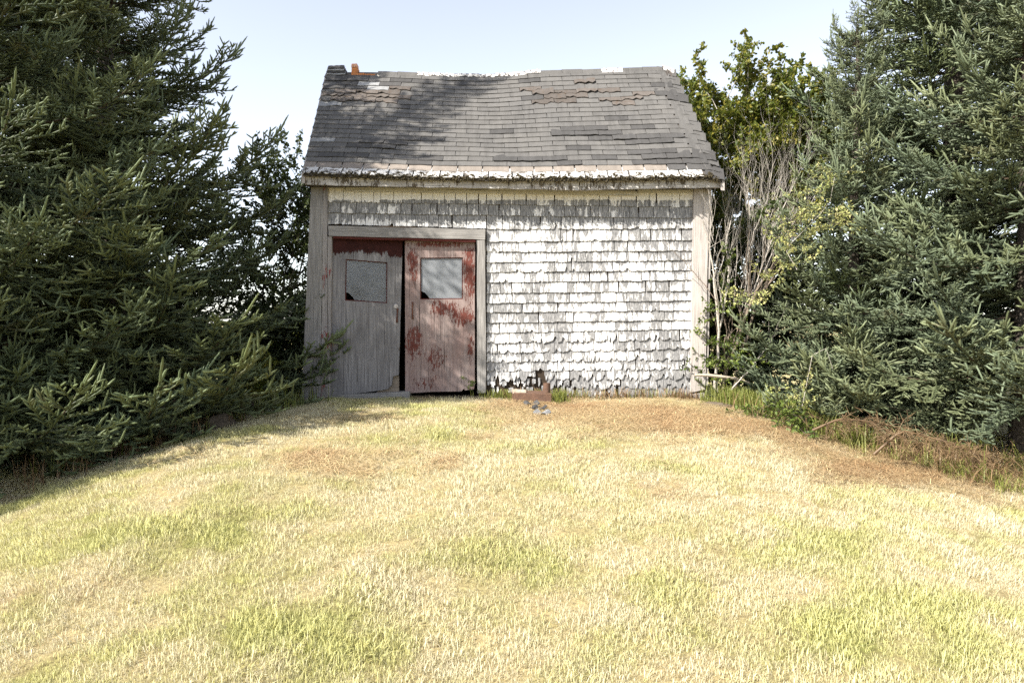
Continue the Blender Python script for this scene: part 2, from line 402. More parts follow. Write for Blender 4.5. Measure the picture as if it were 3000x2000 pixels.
def green(x, y):
    v = .30 + .38 * fbm(x, y, 1.3, 3.1) + .34 * fbm(x * .55 + y * .35, y * 1.5 - x * .3, 1.9, 6.4) + .34 * fbm(x, y, 3.6, 8.2) + .25 * fbm(x, y, 9., 2.2)
    return min(1, max(0, v + spots(GREENS, x, y) * .36 - spots(BROWNS, x, y) * .5))
def brown(x, y):
    return min(1, max(0, .02 + .36 * fbm(x, y, 1.4, 5.7) + .30 * fbm(x * .6 + y * .3, y * 1.6 - x * .3, 2.6, 1.2) + .2 * fbm(x, y, 8., 7.) + spots(BROWNS, x, y) * .85 - spots(GREENS, x, y) * .3))

def build_ground():
    def axis(lo, hi, step, far):
        a = list(np.arange(lo, hi + 1e-6, step)); v, s = hi, step
        while v < far: s *= 1.35; v += s; a.append(v)
        v, s = lo, step
        while v > -far: s *= 1.35; v -= s; a.insert(0, v)
        return np.array(a)
    X = axis(-7, 7, .125, 1500); Y = axis(0, 12, .125, 1500)
    gx, gy = np.meshgrid(X, Y); z = height(gx, gy); nx, ny = len(X), len(Y)
    V = np.stack([gx.ravel(), gy.ravel(), z.ravel()], 1)
    i = (np.arange(ny - 1)[:, None] * nx + np.arange(nx - 1)[None, :]).ravel()
    T = np.concatenate([np.stack([i, i + 1, i + nx + 1], 1), np.stack([i, i + nx + 1, i + nx], 1)])
    g = [green(a, b) if abs(a) < 12 and -2 < b < 20 else .35 for a, b in V[:, :2]]
    b_ = [brown(a, b) if abs(a) < 12 and -2 < b < 20 else .25 for a, b in V[:, :2]]
    me = tri_mesh('ground', V, T, M['ground'], {'green': g, 'brown': b_})
    me.polygons.foreach_set('use_smooth', [True] * len(me.polygons))
    tag(link('ground', me), kind='structure')
build_ground()

# ------------------------------------------------------------------ the shed
YW = 8.46                                                   # front face of the wall boarding
shed = tag(empty('shed', (0, 8.46, 0)), 'weathered white-shingled shed with a sagging grey roof and two worn doors', 'shed')
inv = Matrix.Translation((0, -8.46, 0))
def part(mb, name, mat, parent=shed, smooth=False, label=None):
    o = mb.build(name, mat, None, smooth); o.parent = parent; o.matrix_parent_inverse = inv if parent is shed else Matrix()
    if label: o['label'] = label
    return o

def plank(mb, quad, Y, thick, n=10, jit=.0025, along='z', lean=0., seed=1):
    """a board whose face has the four photo corners tl, tr, br, bl, lying in the plane y = Y, its long edges a little uneven"""
    r = random.Random(seed)
    tl, tr, br, bl = [P(*q, Y) for q in quad]
    rows_f, rows_b = [], []
    for i in range(n + 1):
        t = i / n
        if along == 'z': a, b = bl.lerp(tl, t), br.lerp(tr, t)
        else: a, b = tl.lerp(tr, t), bl.lerp(br, t)
        d = (b - a).normalized()
        a = a + d * r.uniform(-jit, jit); b = b - d * r.uniform(-jit, jit)
        bow = r.uniform(-jit, jit) * .6
        rows_f.append([a + Vector((0, bow, 0)), b + Vector((0, bow, 0))]); rows_b.append([a + Vector((0, thick, 0)), b + Vector((0, thick, 0))])
    for i in range(n):
        (a0, b0), (a1, b1) = rows_f[i], rows_f[i + 1]; (c0, d0), (c1, d1) = rows_b[i], rows_b[i + 1]
        q = [[a0, b0, b1, a1], [c1, d1, d0, c0], [a1, c1, c0, a0], [b0, d0, d1, b1]]
        if along != 'z': q = [f[::-1] for f in q]
        for f in q: mb.poly(f)
    for (a, b), (c, d) in ((rows_f[0], rows_b[0]), (rows_f[-1], rows_b[-1])): mb.poly([a, c, d, b])
    return mb

def slab(mb, pts, Y, thick, skew=None):
    """an outline of photo points in the plane y = Y, with thickness to the back"""
    f = [P(x, y, Y) + (skew(x, y) if skew else Vector()) for x, y in pts]
    b = [p + Vector((0, thick, 0)) for p in f]; n = len(f)
    mb.poly(f); mb.poly(b[::-1])
    for i in range(n): mb.poly([f[i], b[i], b[(i + 1) % n], f[(i + 1) % n]][::-1])

# roof surface: eave line and ridge line, both sagging
YE, YR, YB = 8.16, 9.90, 11.64
EAVE = [P(*q, YE) for q in ((888, 507), (1000, 511), (1200, 518), (1450, 523), (1700, 522), (1900, 520), (2118, 516))]
RIDGE = [P(*q, YR) for q in ((957, 214), (1060, 214), (1140, 214), (1220, 218), (1320, 224), (1420, 225), (1500, 220), (1580, 213), (1760, 206), (1970, 201))]
def along(L, s):
    xs = [p.x for p in L]; x = xs[0] + (xs[-1] - xs[0]) * s
    return Vector((x, L[0].y, float(np.interp(x, xs, [p.z for p in L]))))
def RS(s, t):
    e, r = along(EAVE, s), along(RIDGE, s)
    p = e.lerp(r, t)
    p.z -= .035 * math.sin(math.pi * min(max(t, 0), 1)) * (.5 + .5 * math.sin(math.pi * s)) + .05 * sm(.955, 1.0, s) ** 2 + .006 * math.sin(s * 23 + t * 9) * math.sin(t * 7)
    return p
def RSback(s, t):
    p = RS(s, t); r = along(RIDGE, s); q = Vector((r.x * .5 + p.x * .5, 2 * YR - p.y, p.z)); return q

ZT = P(1500, 560, YW).z                                     # height of the wall plate
XL, XR = P(915, 700, YW).x, P(2062, 700, YW).x
# boarding behind the shingles, in pieces round the door opening
mb = MB()
slab(mb, [(958, 1176), (958, 530), (1425, 530), (1425, 660), (962, 660), (962, 1176)], YW, .05)
slab(mb, [(1410, 1168), (1410, 660), (1425, 660), (1425, 530), (2060, 530), (2060, 1168)], YW, .05)
front_wall = part(mb, 'front_wall', M['dark_wood'])
mb = MB(); mb.box((XL + .02, YW + .05, ZT + .02), (XR - .02, YW + .12, ZT + .10)); part(mb, 'wall_plate', M['rafter_wood'])
for s, x0 in ((-1, XL), (1, XR)):                            # gable walls, with a slight lean like the front
    mb = MB(); zr = along(RIDGE, .5 + s * .47).z - .09
    xr = x0 - .17
    th = .05 * -s
    A = [(x0 - .10, YW, -.12), (x0 - .10, YB - .30, -.12), (x0, YB - .30, ZT), (xr, YR, zr), (x0, YW, ZT)]
    if s > 0: A = [(x0 - .03, YW, -.12), (x0 - .03, YB - .30, -.12), (x0, YB - .30, ZT), (xr + .02, YR, zr), (x0, YW, ZT)]
    B = [(x + th, y, z) for x, y, z in A]; mb.poly(A); mb.poly(B[::-1])
    for i in range(5): mb.poly([A[i], B[i], B[(i + 1) % 5], A[(i + 1) % 5]])
    part(mb, 'side_wall', M['grey_wood'])
mb = MB(); mb.box((XL - .08, YB - .30, -.12), (XR, YB - .25, ZT + .02)); part(mb, 'back_wall', M['dark_wood'])
mb = MB(); mb.box((XL - .02, YW + .02, -.06), (XR - .08, YB - .32, .02)); part(mb, 'floor', M['dark_wood'])
mb = MB(); plank(mb, [(1412, 1163), (2062, 1166), (2064, 1192), (1412, 1192)], YW - .03, .16, 12, .006, 'x', seed=5); part(mb, 'sill_beam', M['dark_wood'])
mb = MB(); plank(mb, [(960, 1157), (1200, 1147), (1400, 1141), (1400, 1182)][:2] + [(1200, 1180), (955, 1185)], YW - .05, .2, 8, .006, 'x', seed=6); part(mb, 'door_sill', M['grey_wood_across'])

# corner boards, door frame, frieze, fascia
def board(name, quad, Y, th, mat, ax='z', n=12, jit=.003, seed=1, label=None):
    mb = MB(); plank(mb, quad, Y, th, n, jit, ax, seed=seed); return part(mb, name, M[mat], label=label)
board('corner_board', [(911, 540), (947, 540), (938, 1172), (884, 1178)], 8.385, .075, 'grey_wood', seed=11)
board('corner_board', [(948, 541), (959.5, 541), (958, 1166), (939.5, 1170)], 8.392, .06, 'jamb_wood', seed=12)
board('corner_board', [(2033, 549), (2078, 549), (2066, 1140), (2024, 1150)], 8.385, .075, 'pale_wood', seed=13)
board('corner_board', [(2079, 552), (2085, 552), (2073, 1182), (2067.5, 1182)], 8.40, .35, 'pale_wood', seed=14)
board('corner_block', [(2024, 1153), (2063, 1149), (2064, 1166), (2024, 1168)], 8.40, .06, 'pale_wood', 'x', 4, seed=15)
board('door_header', [(961, 661), (1422, 672), (1421, 702), (963, 691)], 8.385, .07, 'grey_wood_across', 'x', seed=16)
board('head_jamb', [(976, 692), (1393, 701), (1393, 709), (975, 699)], 8.40, .07, 'red_trim', 'x', seed=17)
board('door_jamb', [(960, 693), (972, 692), (967, 1168), (958, 1170)], 8.40, .07, 'jamb_wood', seed=18)
board('door_jamb', [(1396.5, 704), (1421, 702.5), (1424, 1150), (1398.5, 1152)], 8.388, .07, 'grey_wood', seed=19)
board('frieze_board', [(1012, 544), (1868, 560), (1868, 573), (1014, 560)], 8.40, .05, 'cream', 'x', seed=20)
board('frieze_board', [(962, 541), (1011, 543), (1012, 554), (962, 552)], 8.425, .03, 'cream', 'x', seed=24)
board('frieze_board', [(1869, 556), (2031, 556), (2031, 566), (1869, 566)], 8.425, .03, 'cream', 'x', seed=25)
YF = 8.20
fa = board('fascia_board', [(891, 510), (1697, 526), (1697, 557), (893, 541)], YF, .035, 'fascia', 'x', 26, .004, 21)
fb = board('fascia_board', [(1699.5, 526), (2116, 519), (2113, 549), (1699.5, 557)], YF, .035, 'fascia', 'x', 16, .004, 22)
mb = MB(); a, b = P(893, 546, YF + .035), P(2112, 553, YF + .035)
mb.hexa([a + Vector((0, 0, .01)), b + Vector((0, 0, .01)), b + Vector((0, .25, .03)), a + Vector((0, .25, .03))], Vector((0, 0, .015)))
part(mb, 'soffit', M['dark_wood'])

# doors
def door(name, outline, win, Y, mat, label, extra=None, skew=None):
    d = tag(empty(name), label); d.parent = shed; d.matrix_parent_inverse = inv
    tl, tr, br, bl = outline[0]; wl, wr, xr, xl = win
    def at(x, y): return skew(x, y) if skew else Vector()
    for nm, poly in (('top_rail', [tl, wl, wr, tr]), ('stile', [tl, bl_ if False else outline[1]['l'], xl, wl]), ('stile', [tr, wr, xr, outline[1]['r']])):
        mb = MB(); slab(mb, poly[::-1], Y, .04, at); part(mb, nm, M[mat], d)
    mb = MB(); slab(mb, ([xl, xr, outline[1]['r']] + outline[2] + [outline[1]['l']]), Y + .0005, .04, at); part(mb, 'panel', M[mat], d)
    # pane set in a thin reddish rebate
    def inset(q, k):
        c = (sum(p[0] for p in q) / 4, sum(p[1] for p in q) / 4)
        return [(p[0] + (c[0] - p[0]) * k, p[1] + (c[1] - p[1]) * k) for p in q]
    q2 = inset(win, .045); fr = MB()
    for i in range(4):
        j = (i + 1) % 4; slab(fr, [win[i], win[j], q2[j], q2[i]][::-1], Y + .012, .02, at)
    part(fr, 'window_trim', M['red_trim'], d)
    q3 = inset(win, .03); a, b, c, e = q3
    pts = [a, b, c, (e[0] + 26, e[1]), (e[0] + 20, e[1] - 9), (e[0] + 13, e[1] - 17), (e[0] + 6, e[1] - 21), (e[0], e[1] - 22)]
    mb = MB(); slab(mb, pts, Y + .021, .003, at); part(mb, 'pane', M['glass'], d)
    return d
L_sk = lambda x, y: Vector((0, .05 * (x - 970) / 200 - .02, 0))
dl = door('door', [((974, 697), (1178, 703), (1170, 1146), (970, 1158)), {'l': (971, 884), 'r': (1173, 889)},
                   [(1167, 1098), (1150, 1103), (1146, 1128), (1136, 1139), (1118, 1143), (1060, 1150), (990, 1157), (970, 1158)]],
          [(1013, 759), (1134, 768), (1133, 888), (1011, 880)], 8.47, 'door_grey', 'bare grey door leaf', skew=L_sk)
mb = MB(); slab(mb, [(1108, 1085), (1168, 1085), (1168, 1147), (1105, 1152)][::-1], 8.515, .02, L_sk); part(mb, 'door_core', M['rafter_wood'], dl)
dr = door('door', [((1186, 703), (1392, 709), (1391, 1142), (1187, 1152)), {'l': (1187, 879), 'r': (1391, 878)},
                   [(1391, 1128), (1388, 1140), (1362, 1143), (1360, 1137), (1352, 1146), (1270, 1147), (1200, 1151), (1187, 1152)]],
          [(1231, 755), (1356, 754), (1356, 876), (1231, 877)], 8.475, 'door_red', 'door leaf with flaking red paint')
def strap(par, pts, w, Y, mat='iron', skew=None):
    mb = MB(); c = [P(x, y, Y) + (skew(x, y) if skew else Vector()) for x, y in pts]
    mb.tube([p + Vector((0, -.004 - .022 * math.sin(math.pi * i / (len(c) - 1)), 0)) for i, p in enumerate(c)], [w * (.7 if 0 < i < len(c) - 1 else 1.15) for i in range(len(c))], 8)
    part(mb, 'handle', M[mat], par, True)
strap(dr, [(1209, 885), (1209, 896), (1209, 908), (1209, 922), (1209, 934)], .012, 8.475)
strap(dl, [(1164, 905), (1164, 915), (1163, 928), (1162, 944)], .012, 8.47, skew=L_sk)
mb = MB(); c = P(1159, 897, 8.47) + L_sk(1159, 897)
mb.tube([c + Vector((0, .0, 0)), c + Vector((0, -.012, 0)), c + Vector((0, -.018, 0))], [.03, .028, .016], 12); part(mb, 'latch', M['pale_wood'], dl)

# wall shingles: one object each
ROWS = [((960, 541, 2031, 556)), (960, 593, 2031, 609), (960, 625, 2031, 641), (960, 658, 2031, 671)]
BR = [(672, 671), (709, 704), (739, 734), (769, 763), (798, 792), (828, 820), (859, 852), (888, 880), (915, 909), (946, 936), (975, 963), (1005, 995),
      (1034, 1022), (1060, 1054), (1088, 1081), (1116, 1110), (1140, 1139), (1166, 1168)]
def shingle_mesh(seed, rag):
    r = random.Random(seed); n = 7
    bot = [0.0 + r.uniform(-.5, 1) * rag * (1.6 if r.random() < .3 else 1) for _ in range(n + 1)]
    if rag > .06:
        k = r.randrange(n); bot[k] += r.uniform(.1, .4); bot[min(n, k + 1)] += r.uniform(.05, .3)
    if rag > .12 and r.random() < .6:
        for k in range(r.choice((2, 3))): bot[k if r.random() < .5 else n - k] += r.uniform(.3, .55)
    mb = MB(); F0, F1, B0, B1 = [], [], [], []
    cup = r.uniform(-.002, .004)
    for i in range(n + 1):
        x = i / n; c = cup * (2 * x - 1) ** 2
        z = min(bot[i], .9); yf = -.0235 + .0175 * z / 1.4
        F0.append((x, yf - .003 - c, z)); F1.append((x, -.006, 1.4)); B0.append((x, yf + .0105 - c, z)); B1.append((x, -.003, 1.4))
    mb.grid([F0, F1]); mb.grid([B0, F0]); mb.grid([B1, B0]); mb.poly([F0[0], B0[0], B1[0], F1[0]][::-1]); mb.poly([F0[n], F1[n], B1[n], B0[n]][::-1])
    me = mb.mesh('shingle', M['wall_shingle'])
    me.attributes.new('course', 'FLOAT', 'POINT').data.foreach_set('value', [v[2] for v in mb.v])
    return me
SH = [[shingle_mesh(100 + i + 20 * k, rg) for i in range(9)] for k, rg in enumerate((.035, .075, .16))]
GONE = {(19, 1425, 1545), (19, 1575, 1602), (19, 1625, 1652), (20, 1425, 1688), (18, 1572, 1594), (19, 1793, 1814), (18, 1793, 1806), (20, 1764, 1803), (17, 1560, 1567)}
items = []
r = random.Random(42)
def lay_row(idx, x0, x1, top, bot):
    x = x0
    while x < x1 - 4:
        w = r.choice((20, 24, 28, 31, 34, 37, 41, 46)) + r.uniform(-2, 2)
        if x1 - (x + w) < 14: w = x1 - x
        u = (x - x0) / (x1 - x0)
        yb = bot[0] + (bot[1] - bot[0]) * u; yt = top[0] + (top[1] - top[0]) * u
        gone = any(g[0] == idx and g[1] < x + w * .5 < g[2] for g in GONE)
        if not gone: items.append((idx, x + r.uniform(.3, 1.2), w - r.uniform(.8, 1.8) - (r.random() < .12) * 2.5, yb + r.uniform(-.9, .9), yt))
        elif idx > 17:                                       # splinters left hanging where a shingle has rotted away
            for _ in range(int(w / 9) + 1):
                u = r.random()
                if u < .7: items.append((idx, x + r.uniform(0, max(1, w - 8)), r.uniform(4, 10), yb - (yb - yt) * r.uniform(.15, .7), yt - r.uniform(0, 3)))
        x += w
for i in (1, 2, 3): lay_row(i, 961, 2030.5 if i < 3 else 1424, (ROWS[i - 1][1], ROWS[i - 1][3]), (ROWS[i][1], ROWS[i][3] if i < 3 else 671))
lay_row(3, 1425, 2030.5, (632, 641), (672, 671))
for i in range(1, len(BR)):
    xe = 2030.5 - (0 if i < 8 else (i - 8) * .9)
    lay_row(i + 3, 1425.5, xe, BR[i - 1], BR[i])
items.sort(key=lambda q: -q[2])
rest_v = MB(); rest_c = []
for k, (idx, x, w, yb, yt) in enumerate(items):
    worn = 0 if idx < 14 else (1 if idx < 18 else 2)
    if r.random() < .08: worn = min(2, worn + 1)
    me = r.choice(SH[worn])
    a, b = P(x, yb, YW), P(x + w, yb, YW); hgt = (P(x, yt, YW) - P(x, yb, YW)).z
    mat = Matrix.Translation(a + Vector((0, -r.uniform(0, .002) - (.004 if worn == 2 else 0), 0))) @ Matrix.Rotation(-math.atan2((b - a).z, (b - a).x) + r.gauss(0, .008), 4, 'Y') @ Matrix.Diagonal(((b - a).length, 1 + r.uniform(0, .25), hgt * 1.0, 1))
    if k < 300:
        o = bpy.data.objects.new('shingle', me); COL.objects.link(o); o.parent = front_wall; o.matrix_parent_inverse = Matrix(); o.matrix_basis = mat
    else:
        n = len(rest_v.v); rest_c += [v.co.z for v in me.vertices]; rest_v.v += [tuple(mat @ v.co) for v in me.vertices]; rest_v.f += [[n + i for i in p.vertices] for p in me.polygons]
front_wall.matrix_parent_inverse = inv
if rest_v.v:                                                 # past 300: the narrowest ones share one mesh
    o = rest_v.build('narrow_shingles', M['wall_shingle'], front_wall); o['kind'] = 'stuff'
    o.data.attributes.new('course', 'FLOAT', 'POINT').data.foreach_set('value', rest_c)
# ------------------------------------------------------------------ roof
roof = empty('roof'); roof.parent = shed; roof.matrix_parent_inverse = inv
def rpart(mb, name, mat, smooth=False, label=None): return part(mb, name, mat, roof, smooth, label)
def deck(fn, off, name, mat, t0=0.):
    mb = MB(); S = np.linspace(.002, .998, 31); T_ = np.linspace(t0, 1, 13)
    top = [[fn(s, t) + Vector((0, 0, off)) for s in S] for t in T_]; low = [[p - Vector((0, 0, .03)) for p in row] for row in top]
    mb.grid(top); mb.grid(low[::-1])
    mb.grid([low[0], top[0]]); mb.grid([[r_[0] for r_ in top], [r_[0] for r_ in low]]); mb.grid([[r_[-1] for r_ in low], [r_[-1] for r_ in top]])
    return rpart(mb, name, mat)
deck(RS, -.004, 'roof_boards', M['roof_deck'])
deck(RSback, -.004, 'roof_boards', M['roof_deck'])
mb = MB()                                                   # back slope: courses as long lapped strips, never seen by the camera
for i in range(20):
    S = np.linspace(.003, .997, 25); a, b = i / 20, (i + 1.5) / 20
    mb.grid([[RSback(s, a) + Vector((0, 0, .004)) for s in S], [RSback(s, a) + Vector((0, 0, .014)) for s in S], [RSback(s, min(b, 1)) + Vector((0, 0, .006)) for s in S]])
o = rpart(mb, 'shingle_courses', M['asphalt_shingle']); o['kind'] = 'stuff'
for fn, s0, s1 in ((RS, -.004, .004), (RS, .996, 1.004), (RSback, -.004, .004), (RSback, .996, 1.004)):      # rake boards down the gables
    mb = MB(); rows = []
    for t in np.linspace(.0, .992, 14):
        a, b = fn(s0, t), fn(s1, t)
        rows.append([a - Vector((0, 0, .12)), b - Vector((0, 0, .12)), b - Vector((0, 0, .012)), a - Vector((0, 0, .012))])
    mb.grid(rows, True); mb.poly(rows[0]); mb.poly(rows[-1][::-1]); rpart(mb, 'rake_board', M['pale_wood'])
mb = MB()                                                   # rafter tails behind the fascia
for s in np.linspace(.04, .96, 9):
    a, b = RS(s, .01) + Vector((0, .06, -.05)), RS(s, .98) + Vector((0, -.02, -.05))
    mb.hexa([a + Vector((-.02, 0, -.09)), a + Vector((.02, 0, -.09)), a + Vector((.02, 0, 0)), a + Vector((-.02, 0, 0))], b - a)
rpart(mb, 'rafters', M['rafter_wood'])['kind'] = 'stuff'

def tab_mesh(seed, rag, mat, curl=0., thick=.006):
    r_ = random.Random(seed); n = 6; mb = MB(); F0, F1, Fm, B0 = [], [], [], []
    for i in range(n + 1):
        x = i / n; y0 = r_.uniform(-.25, 1) * rag
        if rag > .1 and r_.random() < .3: y0 += r_.uniform(.1, .35)
        lift = .011 + curl * (.4 + .6 * math.sin(math.pi * x + seed)) + r_.uniform(-.001, .001) * (1 + rag * 10)
        F0.append((x, y0, lift + thick)); B0.append((x, y0, lift)); Fm.append((x, max(.5, y0), .007 + thick + curl * .2)); F1.append((x, 1.6, .004))
    mb.grid([B0, F0, Fm, F1]); m_ = len(F0) - 1
    mb.poly([B0[0], F0[0], Fm[0], F1[0]][::-1]); mb.poly([B0[m_], F0[m_], Fm[m_], F1[m_]])
    return mb.mesh('roof_shingle', M[mat])
TABS = {'plain': [tab_mesh(i, .03, 'asphalt_shingle', .001) for i in range(6)], 'dark': [tab_mesh(10 + i, .05, 'dark_asphalt', .004) for i in range(3)],
        'torn': [tab_mesh(20 + i, .24, 'torn_asphalt', .006, .009) for i in range(5)], 'pale': [tab_mesh(30 + i, .09, 'pale_asphalt', .004) for i in range(3)],
        'beige': [tab_mesh(40 + i, .10, 'beige_asphalt', .003) for i in range(4)], 'starter': [tab_mesh(50 + i, .12, 'starter', .004, .012) for i in range(4)],
        'worn': [tab_mesh(60 + i, .10, 'dark_asphalt', .006, .008) for i in range(4)]}
SLOPE = (RS(.5, 1) - RS(.5, 0)).length; WID = EAVE[-1].x - EAVE[0].x
tabs = []
def frame(s0, s1, t0, t1, lift=0., twist=0.):
    a, b, c = RS(s0, t0), RS(s1, t0), RS((s0 + s1) / 2, t1); m_ = (a + b) / 2
    X = (b - a); w = X.length; X.normalize(); U = c - m_; h = U.length; U = (U - X * U.dot(X)).normalized()
    N = X.cross(U)
    mt = Matrix((X, U, N)).transposed().to_4x4(); mt.translation = a + N * lift
    return mt @ Matrix.Rotation(twist, 4, 'Z') @ Matrix.Diagonal((w, h, 1, 1))
r = random.Random(9)
T0, T1, NR = .098, .985, 20
def px_of(p):
    d = p.y * math.cos(PITCH) - (p.z - CAM_Z) * math.sin(PITCH)
    return 1500 + F * p.x / d, 1000 - F * (p.y * math.sin(PITCH) + (p.z - CAM_Z) * math.cos(PITCH)) / d
# damage seen on the slope: (x0, x1, y0, y1) in photo pixels -> kind of tab
DMG = [((1640, 1765, 238, 252), 'torn', .75), ((1540, 1890, 258, 308), 'torn', .72), ((1890, 2020, 275, 300), 'worn', .6), ((1645, 1840, 377, 396), 'worn', 1), ((1770, 1975, 400, 420), 'worn', 1),
       ((955, 1060, 228, 262), 'worn', .9), ((945, 1190, 262, 306), 'torn', .75), ((1060, 1120, 236, 262), 'pale', .7), ((928, 1026, 300, 316), 'pale', .9), ((905, 1017, 400, 420), 'pale', 1), ((1020, 1235, 408, 434), 'worn', .85),
       ((1195, 1270, 458, 482), 'worn', 1), ((1475, 1690, 460, 482), 'worn', .9), ((1840, 2110, 440, 490), 'worn', .8), ((885, 1050, 446, 466), 'dark', 1), ((1120, 1190, 236, 252), 'dark', 1), ((1230, 1450, 226, 244), 'dark', .8),
       ((1450, 1590, 225, 242), 'dark', 1), ((1740, 1800, 224, 240), 'dark', 1), ((1300, 1380, 243, 256), 'dark', 1)]
for i in range(NR):
    t0 = T0 + (T1 - T0) * i / NR; t1 = T0 + (T1 - T0) * (i + 1) / NR
    step = .305 / WID; s = -step * (.5 if i % 2 else 1.0) + r.uniform(-.06, .06) * step
    while s < 1:
        a, b = max(s, -.004), min(s + step, 1.004)
        if b - a > .006:
            kind = 'plain'
            x, y = px_of((RS(a, t0) + RS(b, t1)) / 2)
            for (x0, x1, y0, y1), kd, pr in DMG:
                if x0 < x < x1 and y0 < y < y1 and r.random() < pr: kind = kd
            if kind == 'plain' and r.random() < .03: kind = 'dark'
            hole = i == NR - 1 and 1010 < x < 1095
            if not hole: tabs.append((kind, a + .0006, b - .0006, t0 + r.uniform(-.0008, .0008), t1, (r.uniform(0, .008) if kind in ('torn', 'worn') else 0), r.gauss(0, .003 if kind == 'plain' else .012)))
        s += step
tabs.sort(key=lambda q: -(q[2] - q[1]) + (q[3] > .9) * .05)
def put(nm, me, mt):
    o = bpy.data.objects.new(nm, me); COL.objects.link(o); o.parent = roof; o.matrix_basis = mt; return o
left = {}
for k, (kind, a, b, t0, t1, lift, tw) in enumerate(tabs):
    me = r.choice(TABS[kind]); mt = frame(a, b, t0, t1, lift, tw)
    if k < 300: put('roof_shingle', me, mt)
    else:
        mb = left.setdefault('all', MB()); n = len(mb.v); mb.v += [tuple(mt @ v.co) for v in me.vertices]; mb.f += [[n + i for i in p.vertices] for p in me.polygons]
if left: rpart(left['all'], 'roof_shingles', M['asphalt_shingle'])['kind'] = 'stuff'
for nm, kd, t0, t1, lift in (('eave_shingle', 'beige', .047, .098, .0), ('starter_shingle', 'starter', -.012, .047, .0)):
    s = -.03
    while s < 1:
        w = r.uniform(.046, .066); a, b = max(s, -.004), min(s + w, 1.004)
        if b - a > .012:
            kk = kd
            if a > .86: kk = 'worn' if (nm == 'eave_shingle' or a > .9) else kd
            put(nm, r.choice(TABS[kk]), frame(a + .0010, b - .0022, t0 + r.uniform(-.002, .002), t1, lift, r.gauss(0, .008)))
        s += w
# ridge caps, bent over the ridge
def cap(s0, s1, mat, lift, n=5, rag=.0, over=.07, name='ridge_cap'):
    mb = MB(); rows = []; q = random.Random(int(s0 * 1e4))
    for j in range(n + 1):
        s = s0 + (s1 - s0) * j / n
        e = over * (1 + q.uniform(-rag, rag)); f = over * (1 + q.uniform(-rag, rag))
        t = e / SLOPE; L = Vector((0, 0, lift + q.uniform(0, rag * .03)))
        rows.append([RS(s, 1 - t) + L + Vector((0, -.004, .01)), RS(s, 1) + L + Vector((0, -.02, .016)), RS(s, 1) + L + Vector((0, .02, .016)), RSback(s, 1 - f / SLOPE) + L + Vector((0, .004, .01))])
    mb.grid(rows); lo = [[p - Vector((0, 0, .008)) for p in row] for row in rows]; mb.grid([x_[::-1] for x_ in lo])
    for a_, b_ in ((0, 1),): pass
    mb.grid([[x_[0] for x_ in lo], [x_[0] for x_ in rows]]); mb.grid([[x_[-1] for x_ in rows], [x_[-1] for x_ in lo]])
    mb.poly([*rows[0], *lo[0][::-1]]); mb.poly([*rows[-1][::-1], *lo[-1]])
    return rpart(mb, name, mat)
def s_of(px): return (P(px, 215, YR).x - RIDGE[0].x) / (RIDGE[-1].x - RIDGE[0].x)
edges = [1108, 1165, 1223, 1268, 1312, 1358, 1405, 1450, 1495, 1540, 1583, 1645, 1705, 1760, 1822, 1880, 1938]
for i in range(len(edges) - 1):
    w = 1223 <= edges[i] < 1583
    cap(s_of(edges[i]) + .0004, s_of(edges[i + 1]) - .0004, M['ridge_white'] if w or edges[i] == 1760 else M['asphalt_shingle'], .006 * (i % 2) + (.008 if w else 0), 5, .35 if w else .06, .05 if w else .085)
cap(s_of(1940), s_of(1974), M['ridge_white'], .02, 5, .5, .09)
cap(s_of(1944), s_of(1970), M['torn_asphalt'], .0, 5, .6, .17)
# heaped broken shingles at the left end of the ridge
for j in range(5):
    mb = MB(); q = random.Random(70 + j); a, b = s_of(956 + j * 1.2), s_of(1016 - j * 2)
    S = np.linspace(a, b, 7); dz = .018 + .022 * j
    f0 = [RS(s, 1 - (.13 - .018 * j) / SLOPE) + Vector((0, q.uniform(-.006, .006), dz + q.uniform(-.004, .004))) for s in S]
    f1 = [RS(s, 1) + Vector((0, .03, dz + .012 + q.uniform(-.004, .004))) for s in S]
    f0b = [p + Vector((0, 0, -.013)) for p in f0]; f1b = [p + Vector((0, 0, -.013)) for p in f1]
    mb.grid([f0b, f0, f1, f1b]); mb.poly([f0b[0], f0[0], f1[0], f1b[0]]); mb.poly([f0b[-1], f0[-1], f1[-1], f1b[-1]][::-1])
    rpart(mb, 'broken_shingle', M['pale_asphalt' if j in (1, 3) else 'worn_dark' if 'worn_dark' in M else 'dark_asphalt'])
